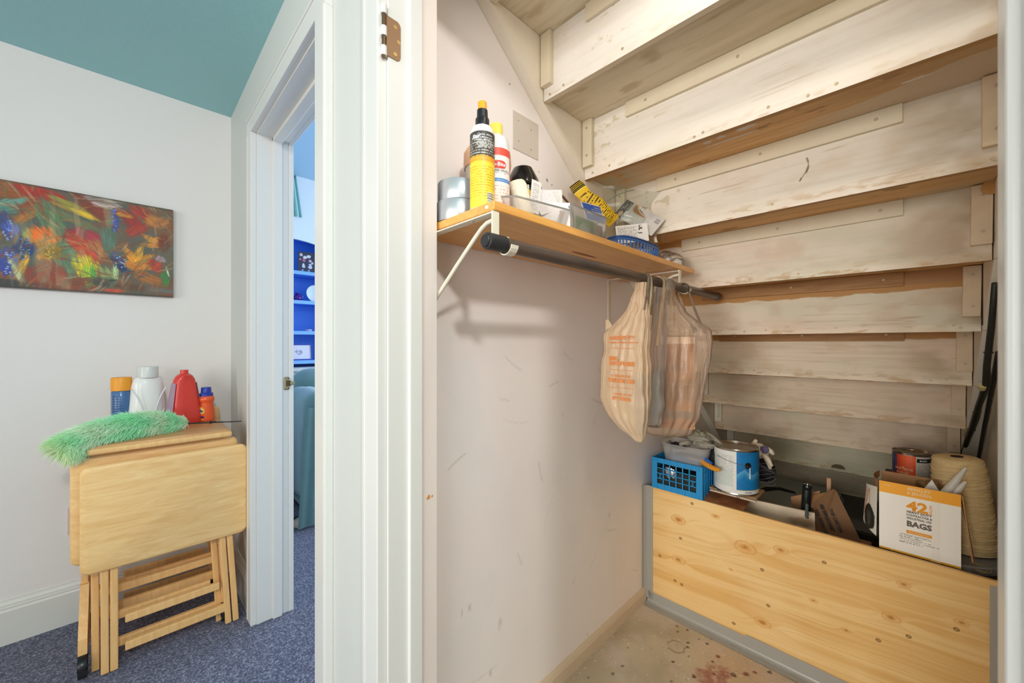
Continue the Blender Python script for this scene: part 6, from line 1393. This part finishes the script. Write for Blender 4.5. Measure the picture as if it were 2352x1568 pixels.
text('BERKLEY', .0125, fz(.092, .213), M_peach, bbx, bold=.0002, sx=1.05); text('& JENSEN', .0125, fz(.092, .200), M_peach, bbx, bold=.0002, sx=1.05)
text('42', .042, fz(.088, .158), M_inko, bbx, bold=.0016, sx=1.12)
text('GALLON', .0078, face((X0+.1175, Y0-.0006, Z0_+.158), (0, 0, 1), (-1, 0, 0)), M_inko, bbx, bold=.0002)
text('HEAVY DUTY', .0094, fz(.092, .1395), M_tx, bbx, bold=.0004, sx=.97); text('CONTRACTOR &', .0088, fz(.092, .1295), M_tx, bbx, bold=.0003, sx=.82); text('INDUSTRIAL USE', .0088, fz(.092, .1195), M_tx, bbx, bold=.0003, sx=.82)
text('BAGS', .0235, fz(.092, .101), M_tx, bbx, bold=.0011, sx=.97); text('Extra Strength 3mil', .0066, fz(.092, .0752), M_peach, bbx, sx=.85); text('EQUIPMENT, USE AS A CARE DISPOSER:', .0038, fz(.083, .0655), M_tx, bbx, sx=.95); text('23.8', .0075, fz(.018, .212), M_peach, bbx, shear=.3)
text('32', .0072, fz(.03, .0035), M_peach, bbx)
slab('back_panel', (X1, Y1, Z0_), (-1, 0, 0), (0, 0, 1), X1-X0, Z1_-Z0_, .0014, 3, 3, lambda u, v: full(u, (226, 214, 198)), (176, 128, 88), M_flatprint, bbx)
B().box(X0+.001, X1-.001, Y1-.0032, Y1-.0016, Z0_, Z1_-.001).done('inner_back', M_card, bbx)
# left side: upper inner flap, and the bulging torn side panel with the ladder picture
g = B(); g.grid(lambda a, b_: Vector((X0-.010*math.sin(a*PI)*1.2-.004, Y0+(Y1-Y0)*a, Z1_-.0-.055*(1-b_)*(1-.6*a)+.0)), 12, 4); g.done('inner_side', M_card, bbx, True); 
def lad(u, v):
    c = full(u, (226, 222, 208)); W_, H_ = .135, .155
    def seg(c, a, b_, wd, col):
        ax, ay = a; bx_, by = b_; L2 = (bx_-ax)**2+(by-ay)**2; t = np.clip(((u-ax)*(bx_-ax)+(v-ay)*(by-ay))/L2, 0, 1); d = np.hypot(u-ax-t*(bx_-ax), v-ay-t*(by-ay)); return lerp(c, col, 1-sm(d, wd*.7, wd))
    O_ = (212, 112, 40)
    c = seg(c, (.035, .045), (.072, .150), .0028, O_); c = seg(c, (.062, .020), (.092, .150), .0028, O_)
    for k in range(6): t = k/6+.05; c = seg(c, (.035+.037*t, .045+.105*t), (.062+.030*t, .020+.130*t), .0017, O_)
    c = seg(c, (.096, .148), (.104, .07), .0015, O_)
    d = np.hypot((u-.100)/.030, (v-.045)/.048)+(fbm(u*60, v*60, 81, 3)-.5)*.25; c = lerp(c, (46, 44, 40), 1-sm(d, .9, 1.0)); c = lerp(c, (96, 94, 86), (1-sm(d, .5, .9))*sm(fbm(u*50, v*20, 82), .55, .7)*.6)
    return lerp(c, (206, 160, 60), (u < .010)*1.0)
nu_, nv_ = 110, 100
P_ = []; 
uu, vv = np.meshgrid(np.linspace(0, .135, nu_), np.linspace(0, .165, nv_))
tt, ss = uu/.135, vv/.165
bul = .048*np.sin(np.clip(tt, 0, 1)*PI*.85+.25)*(1-.35*ss)
Xs = X0-.001-(1-tt)*.026-bul*.55; Ys = Y1-.045-(Y1-.045-Y0-.001)*tt-.0*ss; Zs = Z0_+.035+.030*(1-tt)*(1-ss)*1.6+vv*(1-.10*(1-tt))
P_ = np.stack([Xs, Ys, Zs], -1).reshape(-1, 3); idx = np.arange(nu_*nv_).reshape(nv_, nu_); F_ = np.stack([idx[:-1, :-1], idx[:-1, 1:], idx[1:, 1:], idx[1:, :-1]], -1).reshape(-1, 4).tolist()
me = bpy.data.meshes.new('side_panel'); me.from_pydata(P_.tolist(), [], F_); at_ = me.color_attributes.new('Col', 'FLOAT_COLOR', 'POINT'); at_.data.foreach_set('color', np.hstack([lin(lad(uu, vv)).reshape(-1, 3), np.ones((nu_*nv_, 1))]).ravel())
o = link('side_panel', me, M_flatprint, bbx, True, 180); md = o.modifiers.new('t', 'SOLIDIFY'); md.thickness = .0012; md.offset = 1
g = B(); g.box(X0-.030, X0-.026, Y1-.050, Y1-.046, Z0_+.07, Z0_+.17, .001, 1); g.done('torn_edge', mat('torn_card_edge', (186, 140, 70), .9, .8, 200, .3, 90), bbx)
g = B(); g.quad((X1+.001, Y0+.002, Z1_-.004), (X1+.001, Y0+.050, Z1_-.02), (X1+.026, Y0+.045, Z0_+.03), (X1+.022, Y0+.010, Z0_+.025)); o = g.done('right_flap', M_card, bbx); md = o.modifiers.new('t', 'SOLIDIFY'); md.thickness = .003
g = B(); g.quad((X1-.0015, Y0+.002, Z0_), (X1-.0015, Y1-.002, Z0_), (X1-.0015, Y1-.002, Z1_-.01), (X1-.0015, Y0+.002, Z1_-.004)); o = g.done('right_side', M_card, bbx); md = o.modifiers.new('t', 'SOLIDIFY'); md.thickness = .0014
B().box(X0, X1-.002, Y0+.002, Y1-.003, Z0_, Z0_+.002).done('bottom', M_card, bbx)
# white pointed nozzles and scrap paper in the box
M_noz = mat('milky_plastic', (226, 220, 208), .35, trans=.15)
for i, (a, b_, r0) in enumerate([((.060, 1.84, .700), (.128, 1.858, .842), .0150), ((.075, 1.85, .705), (.127, 1.850, .800), .0150), ((.070, 1.86, .71), (.112, 1.862, .795), .013)]):
    a, b_ = Vector(a), Vector(b_); o = B().tube([a, a.lerp(b_, .45), a.lerp(b_, .8), a.lerp(b_, .97), b_], [r0, r0*.85, r0*.5, r0*.3, r0*.1], 18).done('nozzle', M_noz, None, True)
    tag(o, ['longest white pointed plastic nozzle sticking out of the contractor bag box', 'shorter white nozzle pointing right from the bag box', 'white nozzle tucked between the two longer ones'][i], 'nozzle', 'white nozzles in the bag box')
g = B(); g.quad((.020, 1.82, .735), (.062, 1.835, .775), (.075, 1.845, .745), (.050, 1.81, .71)); g.quad((.030, 1.85, .74), (.055, 1.86, .785), (.072, 1.86, .75), (.06, 1.85, .70)); o = g.done('paper_scrap', M_paper, None); md = o.modifiers.new('t', 'SOLIDIFY'); md.thickness = .0008; tag(o, 'folded cream paper scrap inside the contractor bag box', 'paper')
tag(crumple((.055, 1.895, .748), .026, (1.3, .5, .8), .35, 2.5, 51).done('brown_wrapper', mat('brown_wrapper', (120, 92, 50), .4), None, True, 180), 'crinkled brown wrapper inside the bag box behind the nozzles', 'wrapper')
# black tool case and red can
kc = tag(B().box(-.07, .13, 2.185, 2.40, .206, .672, .006).done('black_case', M_blackm, None), 'tall black case behind the bag box carrying the red can', 'case'); 
tag(crumple((.120, 2.13, .71), .045, (1.1, .6, .9), .3, 2.4, 61).done('black_bag', mat('crumpled_black_bag', (20, 22, 22), .3), None, True, 180), 'crumpled black plastic between the red can and the twine cone', 'bag')
c = (.010, 2.235, .6725); ca = camang(c); r_ = .0545
rc = empty('small_paint_can', c, 'small red and white paint can behind the contractor bag box', 'can')
B().lathe([(0, .002), (.052, .002), (r_, 0), (r_, .116), (.0565, .118), (.0568, .122), (.055, .124), (.052, .122), (.050, .118), (0, .118)], c, 48).done('body', M_chrome, rc, True, 30)
def rlab(u, v):
    W_ = 3.2*r_; x = u/W_; t = v/.108; c_ = lerp(full(u, (214, 74, 44)), (236, 96, 50), sm(x, .2, .45)); c_ = lerp(c_, (190, 50, 44), (1-sm(x, .2, .36))*.8); c_ = lerp(c_, (240, 130, 90), (np.sin((u+v*1.6)*2*PI/.005) > .6)*(x > .40)*(x < .52)*.5)
    c_ = lerp(c_, (70, 70, 100), (x < .245)*(t > .3)*1.0); c_ = np.where(((x > .575))[..., None], np.array((206, 200, 190.)), c_); c_ = lerp(c_, (34, 32, 32), (x > .59)*(t > .80)*(t < .94)*1.0)
    ln_ = (np.sin(v*2*PI/.0042) > .2)*(fbm(u*260, np.floor(v/.0042)*3.7, 91, 2) > .36)*(x > .60)*(t < .76); return lerp(c_, (140, 134, 128), ln_*.6)
cylpaint('wrap_label', c, r_+.0004, ca-1.6, ca+1.6, .004, .113, 220, 130, rlab, M_flatprint, rc)
text('surface', .020, c[2]+.060, M_peach, rc, wrap=(c[0], c[1], r_+.0008, ca-.42)); text('enamel', .014, c[2]+.044, M_peach, rc, wrap=(c[0], c[1], r_+.0008, ca-.50)); text('BLACK', .008, c[2]+.098, M_inkw, rc, wrap=(c[0], c[1], r_+.0010, ca+.65), bold=.0002)
# twine cone
tw = empty('twine_cone', (.138, 1.985, .5455), 'tall cone of straw-coloured twine on the bucket lid by the right wall', 'twine')
Mt = Matrix.Translation((.140, 1.988, .5462)) @ Matrix.Rotation(-.085, 4, Vector((-.3, .95, 0)).normalized())
B().lathe([(0, 0), (.058, 0), (.066, .006), (.0665, .12), (.063, .26), (.058, .296), (.048, .302), (.016, .303), (.015, .294), (0, .294)], (0, 0, 0), 48, Mt).done('core_winding', mat('straw_twine', (218, 190, 138), .9, 1.0, 140, .15, 30), tw, True, 60)
g = B(); rs = random.Random(7)
for k in range(58):
    z0 = .008+.284*k/57; sl2 = (.012 if k % 2 else -.012)+rs.gauss(0, .004); ph = rs.random()*6.28; rr_ = lambda z: (.0668 if z < .12 else .0668-.0035*(z-.12)/.14 if z < .26 else .0633-.006*(z-.26)/.036)
    pts = []
    for j in range(29):
        a = ph+2*PI*j/28; z = min(.297, max(.004, z0+sl2*math.sin(a-ph)+.0012*math.sin(a*3+k))); pts.append(Mt @ Vector(((rr_(z)+.0008)*math.cos(a), (rr_(z)+.0008)*math.sin(a), z)))
    g.tube(pts, .00125, 4, False)
tag(g.done('twine_strands', mat('straw_twine_light', (232, 206, 154), .9, 0, 100, .15, 60), tw, True, 180), kind='stuff')
B().cyl(Mt @ Vector((0, 0, .295)), Mt @ Vector((0, 0, .3045)), .0145, n=24).done('cone_hole', mat('dark_hole', (30, 24, 18), .9), tw)
# stick and thin rod by the right wall
stk = empty('walking_stick', (.17, 2.6, .02), 'knobbly black stick leaning in the corner behind the twine cone', 'stick')
sp2 = [(.170, 1.717, 1.395), (.172, 1.80, 1.28), (.171, 1.885, 1.16), (.174, 1.925, 1.10), (.171, 1.985, 1.055), (.170, 2.06, 1.02), (.169, 2.14, .965), (.172, 2.30, .90), (.170, 2.42, .84), (.169, 2.56, .765), (.165, 2.75, .40), (.165, 2.9, .02)]
B().tube(sp2, [.0062, .0075, .008, .0095, .0088, .0082, .0100, .0088, .0085, .008, .007, .006], 12).done('shaft', mat('black_bark', (34, 36, 30), .45, .5, 60, .3, 30), stk, True, 180)
M_cut = mat('pale_cut_wood', (190, 176, 130), .6)
tag(B().tube([(.166, 1.925, 1.095), (.166, 1.942, 1.084)], .0100, 12).done('pale_ring', M_cut, stk, True), 'pale ring on the stick'); tag(B().tube([(.1620, 2.30, .905), (.1605, 2.36, .877), (.1620, 2.42, .845)], [.002, .0070, .002], 10).done('peeled_patch', M_cut, stk, True), 'peeled pale patch')
for p in ((.172, 1.86, 1.20), (.170, 2.12, .985)): B().lathe([(.0085, -.003), (.0112, 0), (.0085, .003)], p, 14).done('bark_ridge', bpy.data.materials['black_bark'], stk, True)
tag(B().tube([(.197, 1.93, 1.20), (.197, 2.385, .787), (.197, 2.9, .32), (.197, 3.2, .02)], .0055, 10).done('thin_rod', mat('dark_thin_rod', (40, 38, 34), .5), None, True), 'thin straight dark rod leaning beside the knobbly black stick', 'rod')
